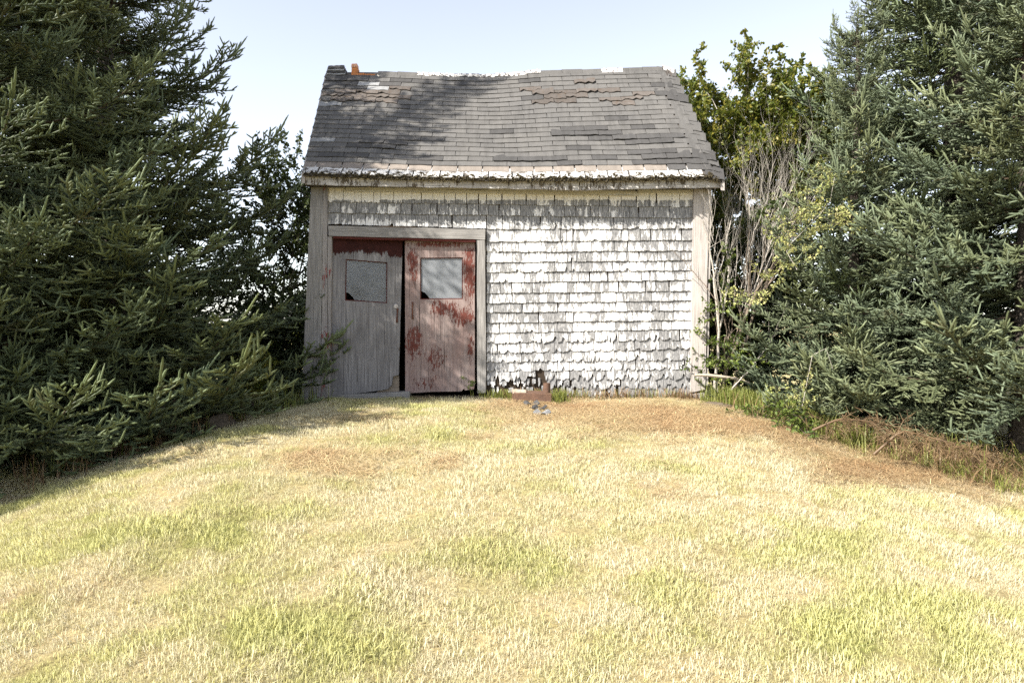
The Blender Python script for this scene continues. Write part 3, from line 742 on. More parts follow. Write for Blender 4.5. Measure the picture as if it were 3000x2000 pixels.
# stub of the chimney: a few bricks left, with torn flashing below
chim = empty('chimney'); chim.parent = shed; chim.matrix_parent_inverse = inv
def brick(x0, x1, y0, y1, mat, dep=.10, Y=9.88):
    a, b = P(x0, y1, Y), P(x1, y0, Y); mb = MB(); mb.box((a.x, Y - .02, a.z), (b.x, Y + dep, b.z)); q = random.Random(int(x0 * 7 + y0))
    mb.v = [tuple(c + q.uniform(-.004, .004) for c in v) for v in mb.v]
    part(mb, 'brick', M[mat], chim)
for args in ((1030, 1046.5, 188, 199, 'brick_pale'), (1031, 1048, 199.6, 214, 'brick'), (1030, 1049.5, 214.6, 231, 'brick'), (1050, 1068, 216, 231, 'brick'), (1069, 1085, 217.5, 231, 'brick'), (1086, 1099, 219, 231, 'brick')): brick(*args)
for x0, x1 in ((1026, 1066), (1067, 1110)):
    mb = MB(); rows = []
    for k in range(7):
        x = x0 + (x1 - x0) * k / 6; q = random.Random(int(x))
        up = 9 * max(0, (x - 1090) / 20) ** 2
        a, b = P(x, 238 + q.uniform(-1, 1), 9.79), P(x, 226 - up + q.uniform(-1, 1), 9.86)
        rows.append([a, a.lerp(b, .5) + Vector((0, -.02, .0)), b])
    mb.grid(rows); mb.grid([[p + Vector((0, .004, .004)) for p in w[::-1]] for w in rows]); part(mb, 'flashing', M['flashing'], chim)
# moss and rotten leaves along the eave
tb = TB(); q = np.random.default_rng(3)
for k in range(2600):
    s = q.uniform(.0, .99); gap = abs(((s * 17.5) % 1) - .5) * 2
    if q.random() > .45 + .55 * gap ** 3: continue
    if s < .12 and q.random() < .5: continue
    t = q.uniform(-.020, .004) + (.028 * q.random() if gap > .8 else 0)
    p = np.array(RS(float(s), float(t))) + np.array([0, -.012, .012 + q.uniform(-.03, .012) * (t < 0)])
    rad = q.uniform(.007, .021)
    V = p + np.array([[1, 0, 0], [-1, 0, 0], [0, 1, 0], [0, -1, 0], [0, 0, .8], [0, 0, -.8]]) * rad * q.uniform(.6, 1.4, (6, 1))
    tb.add(V, [[0, 2, 4], [2, 1, 4], [1, 3, 4], [3, 0, 4], [2, 0, 5], [1, 2, 5], [3, 1, 5], [0, 3, 5]], 0)
o = link('moss', tb.mesh('moss', [M['moss']]), roof); o['kind'] = 'stuff'
# ------------------------------------------------------------------ spruces
def unit(v): return v / max(1e-9, np.linalg.norm(v))
def shoot(tb, p, d, L, tint, q, rad=.0088, dens=210):
    """one finger of needles: a tapered tuft of closely set needles bristling forward"""
    u = unit(np.cross(d, (0, 0, 1) if abs(d[2]) < .9 else (1, 0, 0))); v = np.cross(u, d); K = 5
    a0 = q.uniform(0, 6.28); ang = a0 + 2 * np.pi * np.arange(K) / K; ring = np.outer(np.cos(ang), u) + np.outer(np.sin(ang), v)
    ts, rs = (0, .25, .8, 1.04), (.55, .95, .85, .12)
    V = np.concatenate([p + d * L * t + ring * rad * r_ * q.uniform(.85, 1.15, (K, 1)) for t, r_ in zip(ts, rs)])
    i = np.arange(K); n1 = (i + 1) % K; T = []
    for s in range(3):
        o = s * K; T += [np.stack([o + i, o + n1, o + K + n1], 1), np.stack([o + i, o + K + n1, o + K + i], 1)]
    tv = np.clip(tint - .12 + np.repeat([0, .0, .1, .2], K) + q.uniform(-.08, .08, 4 * K), 0, 1)
    tb.add(V, np.concatenate(T), tv, 0)
    n = max(10, int(L * dens)); t = q.uniform(.02, 1, n); a = q.uniform(0, 2 * np.pi, n); rd = np.outer(np.cos(a), u) + np.outer(np.sin(a), v)
    an = np.where(t > .85, q.uniform(.15, .7, n), q.uniform(.5, .85, n))[:, None]; dr = rd * np.sin(an) + d * np.cos(an)
    base = p + np.outer(t * L, d) + rd * rad * .5; ln = .0145 * q.uniform(.8, 1.2, n)[:, None]
    sd = np.cross(dr, q.normal(0, 1, (n, 3))); sd /= np.linalg.norm(sd, axis=1)[:, None] + 1e-9
    V = np.stack([base - sd * .0021, base + sd * .0021, base + dr * ln], 1).reshape(-1, 3)
    tb.add(V, np.arange(3 * n).reshape(-1, 3), np.repeat(np.clip(tint + .1 + q.uniform(-.15, .2, n), 0, 1), 3), 0)

def bough_mesh(seed, L, up=.25, droop=.25, dense=1.0, mats=('spruce',)):
    """a spruce bough: a main axis along +x, flat sprays of side twigs, fingers rising at the ends"""
    q = np.random.default_rng(seed); tb = TB()
    def axis(t): return np.array([L * t, .05 * L * math.sin(3 * t + seed), L * (-droop * (t - t * t * .55) * 1.1 + up * t ** 3)])
    tb.tube([axis(t) for t in np.linspace(0, 1, 8)], [.010 * L ** .5 * (1 - .85 * t) + .002 for t in np.linspace(0, 1, 8)], .0, 1, 4)
    t = .14 + q.uniform(0, .05); side = 1; ds = .052 / L / dense
    while t < .985:
        p = axis(t); fw = unit(axis(min(1, t + .02)) - axis(t - .02))
        lat = unit(np.cross((0, 0, 1), fw)) * side
        sl = L * (.44 * (1 - t) ** .8 * (.5 + .5 * min(1, t / .35)) + .05) * q.choice((.55, .8, .95, 1.1, 1.25))
        ang = R(q.uniform(40, 62)); rise = q.uniform(-.22, .26) + (.14 if t > .7 else -.04)
        d = unit(fw * math.cos(ang) + lat * math.sin(ang) + np.array([0, 0, rise]))
        n = max(2, int(sl / .058)); pts = [p]; dd = d.copy()
        for j in range(n):
            dd = unit(dd + fw * .05 + np.array([0, 0, -.05 if j < n * .6 else .10]) + q.normal(0, .05, 3)); pts.append(pts[-1] + dd * sl / n)
        for j in range(n):
            a, b = pts[j], pts[j + 1]; sd = unit(b - a); end = (j + 1) / n
            old_shade = .10 + .5 * end * (.35 + .65 * t)
            shoot(tb, a, sd, np.linalg.norm(b - a) * (1.35 if j == n - 1 else 1.02), old_shade + (.3 if j == n - 1 else 0), q, .0082)
            for k in (1, -1):
                if q.random() < .8:
                    l2 = unit(np.cross((0, 0, 1), sd)) * k
                    an = R(q.uniform(36, 54)); el = q.uniform(-.25, .45) + (.12 if end > .6 else 0)
                    d2 = unit(sd * math.cos(an) + l2 * math.sin(an) + np.array([0, 0, el]))
                    shoot(tb, a + (b - a) * q.uniform(.3, .9), d2, q.uniform(.055, .115) * (1.1 - .2 * end), old_shade + .22 + .15 * q.random(), q)
            if q.random() < .16 and end > .3:
                shoot(tb, b, unit(sd * .5 + np.array([0, 0, 1.0]) + q.normal(0, .25, 3)), q.uniform(.08, .16), .75, q, .0095)
        if t > .3:
            shoot(tb, p, unit(fw + np.array([0, 0, .12]) + q.normal(0, .1, 3)), .10, .15 + .5 * t, q)
            if q.random() < .22: shoot(tb, p, unit(fw * .55 + lat * q.uniform(-.3, .5) + np.array([0, 0, .9])), q.uniform(.09, .20), .8, q, .010)
        side = -side; t += ds * q.uniform(.7, 1.3)
    tip = axis(1); fw = unit(axis(1) - axis(.95))
    for k in range(6):
        d = unit(fw + (q.normal(0, .42, 3) if k else 0) + np.array([0, 0, .25])); shoot(tb, tip - fw * .03 * k, d, q.uniform(.11, .18) if k else .22, .85, q, .010)
    return tb.mesh('branch', [M[m] for m in mats] + [M['twig']])

BOUGH = {'long': [bough_mesh(11 + i, 2.3, .26, .24, 1.0) for i in range(3)],
         'mid': [bough_mesh(31 + i, 1.55, .28, .18, 1.05) for i in range(4)],
         'short': [bough_mesh(51 + i, .95, .32, .10, 1.1) for i in range(4)]}
LEN = {'long': 2.3, 'mid': 1.55, 'short': .95}

def spruce(name, label, x, y, h, rad, key, seed, zlow=.15, ztop=None, step=.54, per=10, group='spruce trees beside the shed', lean=(0, 0), prof=.95, near=1.0, skirt=1.0):
    q = random.Random(seed); z0 = float(height(x, y))
    tr = tag(empty(name, (x, y, z0)), label, 'tree', group)
    mb = MB(); n = 12
    mb.tube([(lean[0] * t + .02 * math.sin(9 * t), lean[1] * t + .02 * math.cos(7 * t), -.1 + (h + .1) * t) for t in np.linspace(0, 1, n)], [.016 * h * (1 - t) ** .8 + .012 for t in np.linspace(0, 1, n)], 10)
    mb.build('trunk', M['bark'], tr, True)
    crown = empty('crown', (0, 0, 0), tr)
    z, lay, out = zlow, 0, []
    while z < (ztop or h * .97):
        rr = rad * (1 - z / h) ** prof
        if z < .9: rr *= skirt + (1 - skirt) * z / .9
        m = int(per * (1.4 if z < 1.3 else 1)) if rr > .8 else max(6, int(per * .8))
        a0 = q.uniform(0, 6.28)
        for k in range(m):
            a = a0 + 6.283 * k / m + q.uniform(-.3, .3)
            L = max(.42, rr * q.choice((.62, .75, .85, .95, 1.05, 1.15)))
            out.append((z + q.uniform(-.08, .08), a, L, R(-4 + 34 * (z / h) ** 1.2 + q.uniform(-6, 6)) if z > .6 else R(q.uniform(1, 9))))
        for k in range(max(3, int(m * .7))):
            out.append((z + step * .5 + q.uniform(-.2, .2), q.uniform(0, 6.28), max(.35, rr * q.uniform(.35, .7)), R(q.uniform(-10, 20))))
        z += step * q.uniform(.8, 1.15) * (1 if rr > .6 else .75)
    out.sort(key=lambda o: (o[0] > 5.8, -o[2]))
    for (z, a, L, el) in out[:300]:
        kind = 'long' if L > 1.75 else 'mid' if L > 1.05 else 'short'
        o = bpy.data.objects.new('branch', q.choice(BOUGH[kind])); COL.objects.link(o); o.parent = crown
        s = L / LEN[kind]; t = z / h; o.color = (1, 1, 1, 1) if key == 'blue' else (0, 0, 0, 1)
        o.location = (lean[0] * t, lean[1] * t, z); o.rotation_euler = (q.uniform(-.25, .25), -el, a); o.scale = (s, s * q.choice((1, -1)) * q.uniform(.9, 1.15), s * q.uniform(.9, 1.15))
    return tr, len(out)

spruce('spruce_tree', 'tall dark spruce whose boughs touch the left corner post of the shed', -4.68, 8.0, 8.2, 2.75, 'green', 1, .26, None, skirt=.95)
spruce('spruce_tree', 'broad spruce cut by the left edge, in front of the darker spruce', -5.05, 6.45, 10.8, 2.35, 'green', 2, .40, None, skirt=.72, prof=1.05)
spruce('spruce_tree', 'dark spruce filling the upper left corner behind the two others', -6.6, 9.9, 10, 2.8, 'green', 3, .5, 9)
spruce('spruce_tree', 'unseen spruce added beyond the left edge to shade the lawn', -7.4, 3.6, 8.0, 1.9, 'green', 7, .3, None)  # unseen tree, added so its shadow falls on the left lawn
spruce('spruce_tree', 'tall spruce with a bare lower trunk standing behind the right-hand spruces', 6.0, 9.3, 12.5, 2.75, 'green', 4, 1.3, 9)
spruce('spruce_tree', 'wide blue-green spruce cut by the right edge, dead brown grass under it', 5.3, 7.0, 9.0, 2.25, 'blue', 5, .5, 7.5, skirt=.8)
spruce('spruce_tree', 'young blue-green spruce nearest the bare shrub, pale vine over it', 4.05, 8.1, 4.8, 1.62, 'blue', 6, .12, None, step=.40)

# ------------------------------------------------------------------ leafy trees
def spray_mesh(seed, mat, n=42, L=.55, leaf=.042, bark='bark'):
    q = np.random.default_rng(seed); tb = TB()
    pts = [np.array([L * t, .08 * L * math.sin(4 * t + seed), .06 * L * math.sin(3 * t)]) for t in np.linspace(0, 1, 6)]
    tb.tube(pts, [.005 * (1 - .7 * t) for t in np.linspace(0, 1, 6)], 0, 1, 3)
    tw = []
    for k in range(5):
        b = pts[1 + k % 5]; d = unit(np.array([q.uniform(.2, 1), q.uniform(-1, 1), q.uniform(-.5, .8)])); e = b + d * L * q.uniform(.25, .45); tw.append((b, e)); tb.tube([b, e], [.003, .0015], 0, 1, 3)
    for k in range(n):
        b, e = tw[k % 5] if k % 3 else (pts[0], pts[-1])
        p = b + (e - b) * q.uniform(.2, 1.05) + q.normal(0, .012, 3)
        d = unit(q.normal(0, 1, 3) + np.array([.5, 0, -.25])); s = unit(np.cross(d, q.normal(0, 1, 3) + np.array([0, 0, 2.5]))); nn = np.cross(s, d)
        l = leaf * q.uniform(.7, 1.25); w = l * .30; c = l * .12
        V = [p, p + d * l * .35 + s * w + nn * c, p + d * l * .75 + s * w * .7 + nn * c, p + d * l, p + d * l * .75 - s * w * .7 + nn * c, p + d * l * .35 - s * w + nn * c]
        tb.add(V, [[0, 1, 2], [0, 2, 3], [0, 3, 4], [0, 4, 5]], q.uniform(0, 1), 0)
    return tb.mesh('leaf_spray', [M[mat], M[bark]])

def grow(tb, p, d, L, r_, depth, q, ends, spread=.6, m=0, lift=.15, segs=5, kids=3):
    pts = [p]; rad = [r_]
    for j in range(segs):
        d = unit(d + q.normal(0, .13, 3) + np.array([0, 0, lift * .4])); p = p + d * L / segs; pts.append(p); rad.append(r_ * (1 - .55 * (j + 1) / segs))
    tb.tube(pts, rad, .5, m, 6 if r_ > .012 else 4)
    ends.append((pts[-1], d, depth))
    if depth == 0:
        ends.append((pts[len(pts) // 2], d, depth)); return
    for k in range(kids):
        i = q.integers(2, segs + 1); dd = unit(d + q.normal(0, spread, 3) + np.array([0, 0, lift]))
        grow(tb, pts[i], dd, L * q.uniform(.55, .8), rad[i] * .72, depth - 1, q, ends, spread, m, lift, segs, kids)

def leafy(name, label, x, y, stems, kinds, seed, cat='tree', group=None, bark='bark', nspray=150, fill=None, sscale=(.8, 1.3), zbase=None):
    q = np.random.default_rng(seed); z0 = float(height(x, y)) if zbase is None else zbase
    tr = tag(empty(name, (x, y, z0)), label, cat, group); ends = []
    tb = TB()
    for (dx, dy, dirv, L, r_, depth) in stems: grow(tb, np.array([dx, dy, -.05]), unit(np.array(dirv, float)), L, r_, depth, q, ends, .5, 0, .18)
    link('trunk', tb.mesh('trunk', [M[bark]]), tr)
    crown = empty('crown', (0, 0, 0), tr)
    pos = [(e[0], e[1]) for e in ends if e[2] <= 1]
    q2 = random.Random(seed); q2.shuffle(pos); n = 0; cand = []
    for (cx, cy, cz, rx, ry, rz, k) in (fill or []):
        for _ in range(k):
            v = q.normal(0, 1, 3); v = unit(v) * q.uniform(.3, 1) ** .5; cand.append((np.array([cx + v[0] * rx, cy + v[1] * ry, cz + v[2] * rz]), unit(v + q.normal(0, .5, 3) + np.array([0, 0, .3]))))
    for (p, d) in (pos[:max(0, nspray - len(cand))] + cand)[:300]:
        o = bpy.data.objects.new('leaf_spray', q2.choice(kinds)); COL.objects.link(o); o.parent = crown
        o.location = p - d * .15; s = q2.uniform(*sscale); o.scale = (s, s, s)
        o.rotation_euler = (q2.uniform(0, 6.28), -math.asin(max(-1, min(1, d[2]))) + q2.uniform(-.5, .5), math.atan2(d[1], d[0]) + q2.uniform(-.5, .5))
    return tr
AUT = [spray_mesh(200 + i, 'leaf_autumn', 230, .55, .048, 'pale_bark') for i in range(5)]
DRK = [spray_mesh(220 + i, 'leaf_dark', 130, .55, .052) for i in range(4)]
GRN = [spray_mesh(240 + i, 'leaf_green', 30, .32, .055) for i in range(4)]
LIM = [spray_mesh(260 + i, 'leaf_lime', 40, .30, .034) for i in range(3)]
leafy('apple_tree', 'yellowing leafy tree with pale bare limbs rising behind the right gable', 3.55, 11.0,
      [(0, 0, (-.12, 0, 1), 2.2, .085, 3), (.3, .2, (.25, .1, 1), 2.0, .07, 3), (-.2, .1, (-.25, -.05, 1), 1.9, .05, 3)], AUT, 21, bark='pale_bark', nspray=300,
      fill=[(-.1, 0, 4.2, .95, .6, .8, 75), (.8, .2, 4.1, .95, .6, .9, 80), (-.35, -.1, 3.5, .65, .55, .7, 50), (.5, 0, 2.9, .9, .6, .8, 45), (1.1, .1, 3.4, .6, .5, .8, 40)], sscale=(1.0, 1.55))
leafy('leafy_bush', 'dark green bushy tree in the shade right of the shed', 3.3, 10.3, [(0, 0, (0, 0, 1), 1.6, .06, 2), (.5, .2, (.2, 0, 1), 1.5, .05, 2), (-.3, .3, (-.1, 0, 1), 1.7, .05, 2)], DRK, 22, nspray=280,
      fill=[(0, 0, 1.7, .9, .5, .9, 80), (.6, .2, 1.1, 1.0, .6, .8, 80), (-.1, .1, .7, .7, .5, .7, 60)], cat='bush')
leafy('leafy_tree', 'thin dark-leaved tree between the dark spruce and the left wall of the shed', -3.75, 11.2, [(0, 0, (.05, 0, 1), 2.0, .05, 3), (.3, 0, (.15, 0, 1), 1.9, .04, 3)], DRK, 23, nspray=190,
      fill=[(.1, 0, 3.0, .55, .5, .8, 45), (.0, 0, 1.9, .6, .5, .8, 55)])
leafy('leafy_bush', 'low dark bush in the shade behind the left corner of the shed', -3.45, 10.2, [(0, 0, (0, 0, 1), .7, .03, 1)], DRK, 24, nspray=110, fill=[(0, 0, .55, .6, .5, .55, 100)], cat='bush')
for i, (x, y, lab) in enumerate(((-7.5, 24, 'low far bush seen under the left spruces'), (-12, 30, 'farther rounded bush in the field behind the left spruces'))):
    leafy('field_bush', lab, x, y, [(0, 0, (0, 0, 1), .5, .05, 1)], AUT if i == 0 else GRN, 30 + i, 'bush', nspray=70, fill=[(0, 0, .45, 1.6, .8, .4, 66)], sscale=(1.6, 2.6))
# ------------------------------------------------------------------ lawn
def clump(seed, n, rad, h0, h1, w, lean, flat=False, dens=None):
    q = np.random.default_rng(seed); V, T, A = [], [], []
    for k in range(n):
        a, r_ = q.uniform(0, 6.283), rad * q.uniform(0, 1) ** .5
        p = np.array([r_ * math.cos(a), r_ * math.sin(a), -.008]); b = q.uniform(0, 6.283); d = np.array([math.cos(b), math.sin(b), 0])
        h = q.uniform(h0, h1)
        if flat:
            e = p + d * h + np.array([0, 0, q.uniform(.004, .03)]); m_ = (p + e) / 2 + np.array([0, 0, q.uniform(.012, .035)]); p[2] = q.uniform(.0, .03)
        else:
            l = q.uniform(.1, 1) * lean; m_ = p + d * h * l * .35 + np.array([0, 0, h * .6]); e = p + d * h * l + np.array([0, 0, h * q.uniform(.65, 1)])
        s = np.cross(d, (0, 0, 1)) if q.random() < .5 else np.array([math.cos(b + 1), math.sin(b + 1), 0]); s = s * w * q.uniform(.7, 1.3)
        i = len(V); V += [p - s, p + s, m_ - s * .8, m_ + s * .8, e]; T += [[i, i + 1, i + 3], [i, i + 3, i + 2], [i + 2, i + 3, i + 4]]
        A += [np.clip(q.normal(.5, .26), 0, 1)] * 5
    return V, T, A
def scatter(name, label, pts, clumps, mat, kind='stuff'):
    """one object: a cloud of points that carries grown clumps (geometry nodes)"""
    src = bpy.data.collections.new(name + '_clumps')
    for i, (V, T, A) in enumerate(clumps):
        o = bpy.data.objects.new('grass_clump', tri_mesh('grass_clump', V, T, M[mat], {'tint': A})); src.objects.link(o)
    arr = np.array(pts, np.float32); me = bpy.data.meshes.new(name); n = len(arr)
    me.vertices.add(n); me.vertices.foreach_set('co', arr[:, :3].ravel().copy())
    for k, col in (('green', 3), ('brown', 4), ('size', 5), ('turn', 6)):
        me.attributes.new(k, 'FLOAT', 'POINT').data.foreach_set('value', arr[:, col].copy())
    at = me.attributes.new('rot', 'FLOAT_VECTOR', 'POINT'); at.data.foreach_set('vector', arr[:, 7:10].ravel().copy())
    me.materials.append(M[mat]); ob = tag(link(name, me), None, None, None, kind)
    g = bpy.data.node_groups.new(name, 'GeometryNodeTree')
    g.interface.new_socket('Geometry', in_out='INPUT', socket_type='NodeSocketGeometry'); g.interface.new_socket('Geometry', in_out='OUTPUT', socket_type='NodeSocketGeometry')
    N = g.nodes.new; L = g.links.new
    gi, go = N('NodeGroupInput'), N('NodeGroupOutput'); iop = N('GeometryNodeInstanceOnPoints'); ci = N('GeometryNodeCollectionInfo')
    ci.inputs['Collection'].default_value = src; ci.inputs['Separate Children'].default_value = True; ci.inputs['Reset Children'].default_value = True
    def na(nm, t):
        a = N('GeometryNodeInputNamedAttribute'); a.data_type = t; a.inputs['Name'].default_value = nm; return a.outputs['Attribute']
    rnd = N('FunctionNodeRandomValue'); rnd.data_type = 'INT'; rnd.inputs['Min'].default_value = 0; rnd.inputs['Max'].default_value = len(clumps) - 1
    e2r = N('FunctionNodeEulerToRotation'); L(na('rot', 'FLOAT_VECTOR'), e2r.inputs[0])
    L(gi.outputs[0], iop.inputs['Points']); L(ci.outputs[0], iop.inputs['Instance']); iop.inputs['Pick Instance'].default_value = True
    L(rnd.outputs[2], iop.inputs['Instance Index']); L(e2r.outputs[0], iop.inputs['Rotation']); L(na('size', 'FLOAT'), iop.inputs['Scale'])
    L(iop.outputs[0], go.inputs[0])
    md = ob.modifiers.new('grow', 'NODES'); md.node_group = g
    return ob
def slope_rot(x, y, turn):
    e = .05; nx = -(float(height(x + e, y)) - float(height(x - e, y))) / (2 * e); ny = -(float(height(x, y + e)) - float(height(x, y - e))) / (2 * e)
    n = Vector((nx, ny, 1)).normalized(); return (Vector((0, 0, 1)).rotation_difference(n).to_matrix() @ Matrix.Rotation(turn, 3, 'Z')).to_euler()
def in_shed(x, y): return -2.62 < x < 2.42 and y > 8.40 and y < 11.5
q = random.Random(77); pts = []
def seen(x, y): return abs(x) < y * .82 + .5
y = 2.35
while y < 11:
    st = .075 + .006 * max(0, y - 3); x = -7
    while x < 7:
        X, Y = x + q.uniform(-.6, .6) * st, y + q.uniform(-.6, .6) * st
        if seen(X, Y) and not in_shed(X, Y) and not (Y > 8.5 and abs(X) < 2.4):
            g, b = green(X, Y), brown(X, Y); tn = q.uniform(0, 6.28)
            sz = (.8 + .3 * g - .3 * b + .35 * fbm(X, Y, 2.2, 4.4) + .45 * fbm(X, Y, 6.5, 3.3)) * q.uniform(.7, 1.35)
            pts.append((X, Y, float(height(X, Y)), g + q.uniform(-.18, .18), b + q.uniform(-.15, .15), max(.45, sz), tn, *slope_rot(X, Y, tn)))
        x += st
    y += st
for _ in range(2500):                                        # the field beyond
    Y = q.uniform(11, 30); X = q.uniform(-.85, .85) * Y
    if in_shed(X, Y): continue
    pts.append((X, Y, float(height(X, Y)), .45, .2, q.uniform(1.5, 4), 0., 0, 0, q.uniform(0, 6)))
scatter('grass', '', pts, [clump(300 + i, 150, .085, .016, .050, .0013, .8) for i in range(9)], 'grass')
# cut hay lying on the mound, thickest in front of the white wall and along the left spruces
pts = []
while len(pts) < 2000:
    Y = q.uniform(2.6, 8.4); X = q.uniform(-.82, .82) * Y
    b = brown(X, Y); w = max(0, b * 1.3 - (.12 if Y > 5.2 else .5)) + .8 * math.exp(-((Y - 7.35) / .7) ** 2) * sm(-.6, .6, X) * (1 - sm(3.0, 4.2, X))
    if q.random() < w:
        tn = q.uniform(0, 6.28); pts.append((X, Y, float(height(X, Y)) + .012, .1 + q.uniform(-.1, .2), b + q.uniform(-.4, .3), q.uniform(.7, 1.25), tn, *slope_rot(X, Y, tn)))
scatter('hay', '', pts, [clump(330 + i, 26, .12, .06, .19, .0016, 1, True) for i in range(7)], 'straw')

# tall weeds and dead grass at the foot of the walls and trees
def tall(name, n, area, h0, h1, mat, seed, w=.0035, lean=.7, tuft=7):
    q = np.random.default_rng(seed); tb = TB(); k = 0
    while k < n:
        x, y = area(q); z = float(height(x, y)); c = q.uniform(0, 1)
        for j in range(tuft):
            p = np.array([x + q.normal(0, .02), y + q.normal(0, .02), z - .01]); h = q.uniform(h0, h1); b = q.uniform(0, 6.283); d = np.array([math.cos(b), math.sin(b), 0]); l = q.uniform(.05, lean)
            s = np.array([math.cos(b + 1.4), math.sin(b + 1.4), 0]) * w * q.uniform(.6, 1.2)
            a1 = p + d * h * l * .15 + np.array([0, 0, h * .45]); a2 = p + d * h * l * .5 + np.array([0, 0, h * .8]); e = p + d * h * l * 1.05 + np.array([0, 0, h * (1 - .35 * l)])
            tb.add([p - s, p + s, a1 - s, a1 + s, a2 - s * .7, a2 + s * .7, e], [[0, 1, 3], [0, 3, 2], [2, 3, 5], [2, 5, 4], [4, 5, 6]], np.clip(c * .6 + q.uniform(0, .4), 0, 1), 0); k += 1
    return tag(link(name, tb.mesh(name, [M[mat]])), None, None, None, 'stuff')
def strip(pa, sx, sy):
    def f(q):
        i = q.integers(0, len(pa) - 1); t = q.random(); a, b = pa[i], pa[i + 1]
        return a[0] + (b[0] - a[0]) * t + q.normal(0, sx), a[1] + (b[1] - a[1]) * t + q.normal(0, sy)
    return f
tall('weeds', 2600, strip([(2.45, 8.1), (2.75, 7.7), (3.1, 7.2), (3.4, 6.75)], .10, .10), .08, .34, 'weed', 1)
tall('weeds', 900, strip([(-.3, 8.32), (.0, 8.28), (.9, 8.34), (2.4, 8.36)], .10, .02), .04, .18, 'weed', 2)
tall('weeds', 260, strip([(.52, 8.05), (.60, 8.1)], .03, .06), .08, .22, 'weed', 3)
tall('weeds', 700, strip([(-4.2, 6.2), (-3.3, 7.1), (-2.55, 8.2)], .16, .16), .08, .30, 'weed', 4)
tall('dead_grass', 2200, strip([(3.1, 7.4), (3.6, 6.9), (4.1, 6.35), (4.8, 6.0)], .34, .26), .05, .30, 'dead', 5, lean=2.4, tuft=11)
tall('weeds', 1100, strip([(3.2, 7.1), (3.6, 6.55), (4.1, 6.0), (4.8, 5.6)], .16, .12), .04, .20, 'weed', 8, lean=1.5)
tall('weeds', 700, strip([(3.0, 7.5), (3.8, 6.9), (4.8, 6.3)], .3, .3), .12, .40, 'weed', 9, lean=1.2)
tall('dead_grass', 600, strip([(-4.4, 5.9), (-3.6, 6.6), (-3.0, 7.3)], .2, .2), .08, .3, 'dead', 6, lean=1.3)
tall('dead_grass', 700, strip([(.0, 8.3), (1.2, 8.3), (2.3, 8.33)], .1, .04), .05, .2, 'dead', 7, lean=1.4)
# ------------------------------------------------------------------ bare shrub and small growth right of the shed
q = np.random.default_rng(91)
def stem_pts(px, Y):
    """a stem drawn through photo points at given distances"""
    return [np.array(P(x, y, d)) for (x, y), d in zip(px, Y)]
def smooth(pts, n=14):
    pts = np.array(pts); t = np.linspace(0, 1, len(pts)); u = np.linspace(0, 1, n)
    return [np.array([np.interp(v, t, pts[:, k]) for k in range(3)]) for v in u]
base = P(2105, 1165, 8.35)
shrub = tag(empty('bare_shrub', (base.x, base.y, float(height(base.x, base.y)))), 'leafless shrub of pale bare stems against the dark gap right of the shed', 'shrub')
SI = Matrix.Translation(-shrub.location)
def stem(px, Y, r0, r1, kids, L, seed, mat='pale_bark', depth=2, spread=.34):
    q = np.random.default_rng(seed); tb = TB(); pts = smooth(stem_pts(px, Y)); n = len(pts)
    pts = [p + q.normal(0, .006, 3) * (0 < i < n - 1) for i, p in enumerate(pts)]; rad = np.linspace(r0, r1, n); tb.tube(pts, rad, .5, 0, 6); ends = []
    for k in range(kids):
        i = int(q.integers(n // 4, n)); d = unit(pts[min(i + 1, n - 1)] - pts[i - 1]) + np.array([q.normal(0, spread), q.normal(0, spread * .8), .25])
        grow(tb, pts[i], unit(d), L * q.uniform(.5, 1.2), max(.0017, rad[i] * .5), depth, q, ends, spread, 0, .22, 5, 2)
    o = link('stem', tb.mesh('stem', [M[mat]]), shrub); o.matrix_parent_inverse = SI; return o
stem([(2094, 1140), (2103, 1060), (2106, 960), (2098, 860), (2086, 790), (2078, 715)], [8.35, 8.3, 8.25, 8.2, 8.2, 8.2], .021, .007, 9, .55, 1, depth=2)
stem([(2106, 1000), (2122, 900), (2135, 800), (2128, 700), (2150, 610)], [8.3, 8.3, 8.35, 8.4, 8.4], .014, .005, 9, .5, 2)
stem([(2125, 1165), (2118, 1105), (2160, 1000), (2195, 900), (2230, 830)], [8.4, 8.4, 8.35, 8.3, 8.3], .030, .015, 8, .6, 3, 'grey_bark')
stem([(2150, 1150), (2165, 1050), (2205, 930), (2240, 850), (2300, 760)], [8.6, 8.6, 8.6, 8.6, 8.6], .024, .010, 9, .6, 4, 'grey_bark')
stem([(2170, 980), (2190, 860), (2205, 740), (2200, 640), (2190, 560)], [8.8, 8.8, 8.8, 8.8, 8.8], .012, .005, 14, .7, 5)
stem([(2190, 900), (2225, 800), (2260, 690), (2300, 600), (2335, 520)], [8.8, 8.8, 8.8, 8.8, 8.8], .012, .004, 14, .7, 6)
stem([(2180, 930), (2210, 800), (2235, 680), (2250, 590), (2262, 500)], [9, 9, 9, 9, 9], .012, .004, 14, .7, 7)
stem([(2200, 880), (2260, 760), (2320, 660), (2390, 570)], [8.9, 8.9, 8.9, 8.9], .010, .003, 12, .6, 8)
stem([(2105, 890), (2062, 832), (2010, 775), (1975, 735), (1945, 705)], [8.2, 8.2, 8.2, 8.2, 8.2], .006, .0018, 3, .3, 9, 'grey_bark', 1)
stem([(2125, 1170), (2150, 1130), (2195, 1085), (2230, 1040)], [8.2, 8.2, 8.2, 8.2], .012, .006, 3, .4, 10)
stem([(2090, 690), (2088, 640), (2080, 590), (2075, 556)], [8.2, 8.2, 8.2, 8.2], .004, .0015, 3, .3, 11, depth=1)
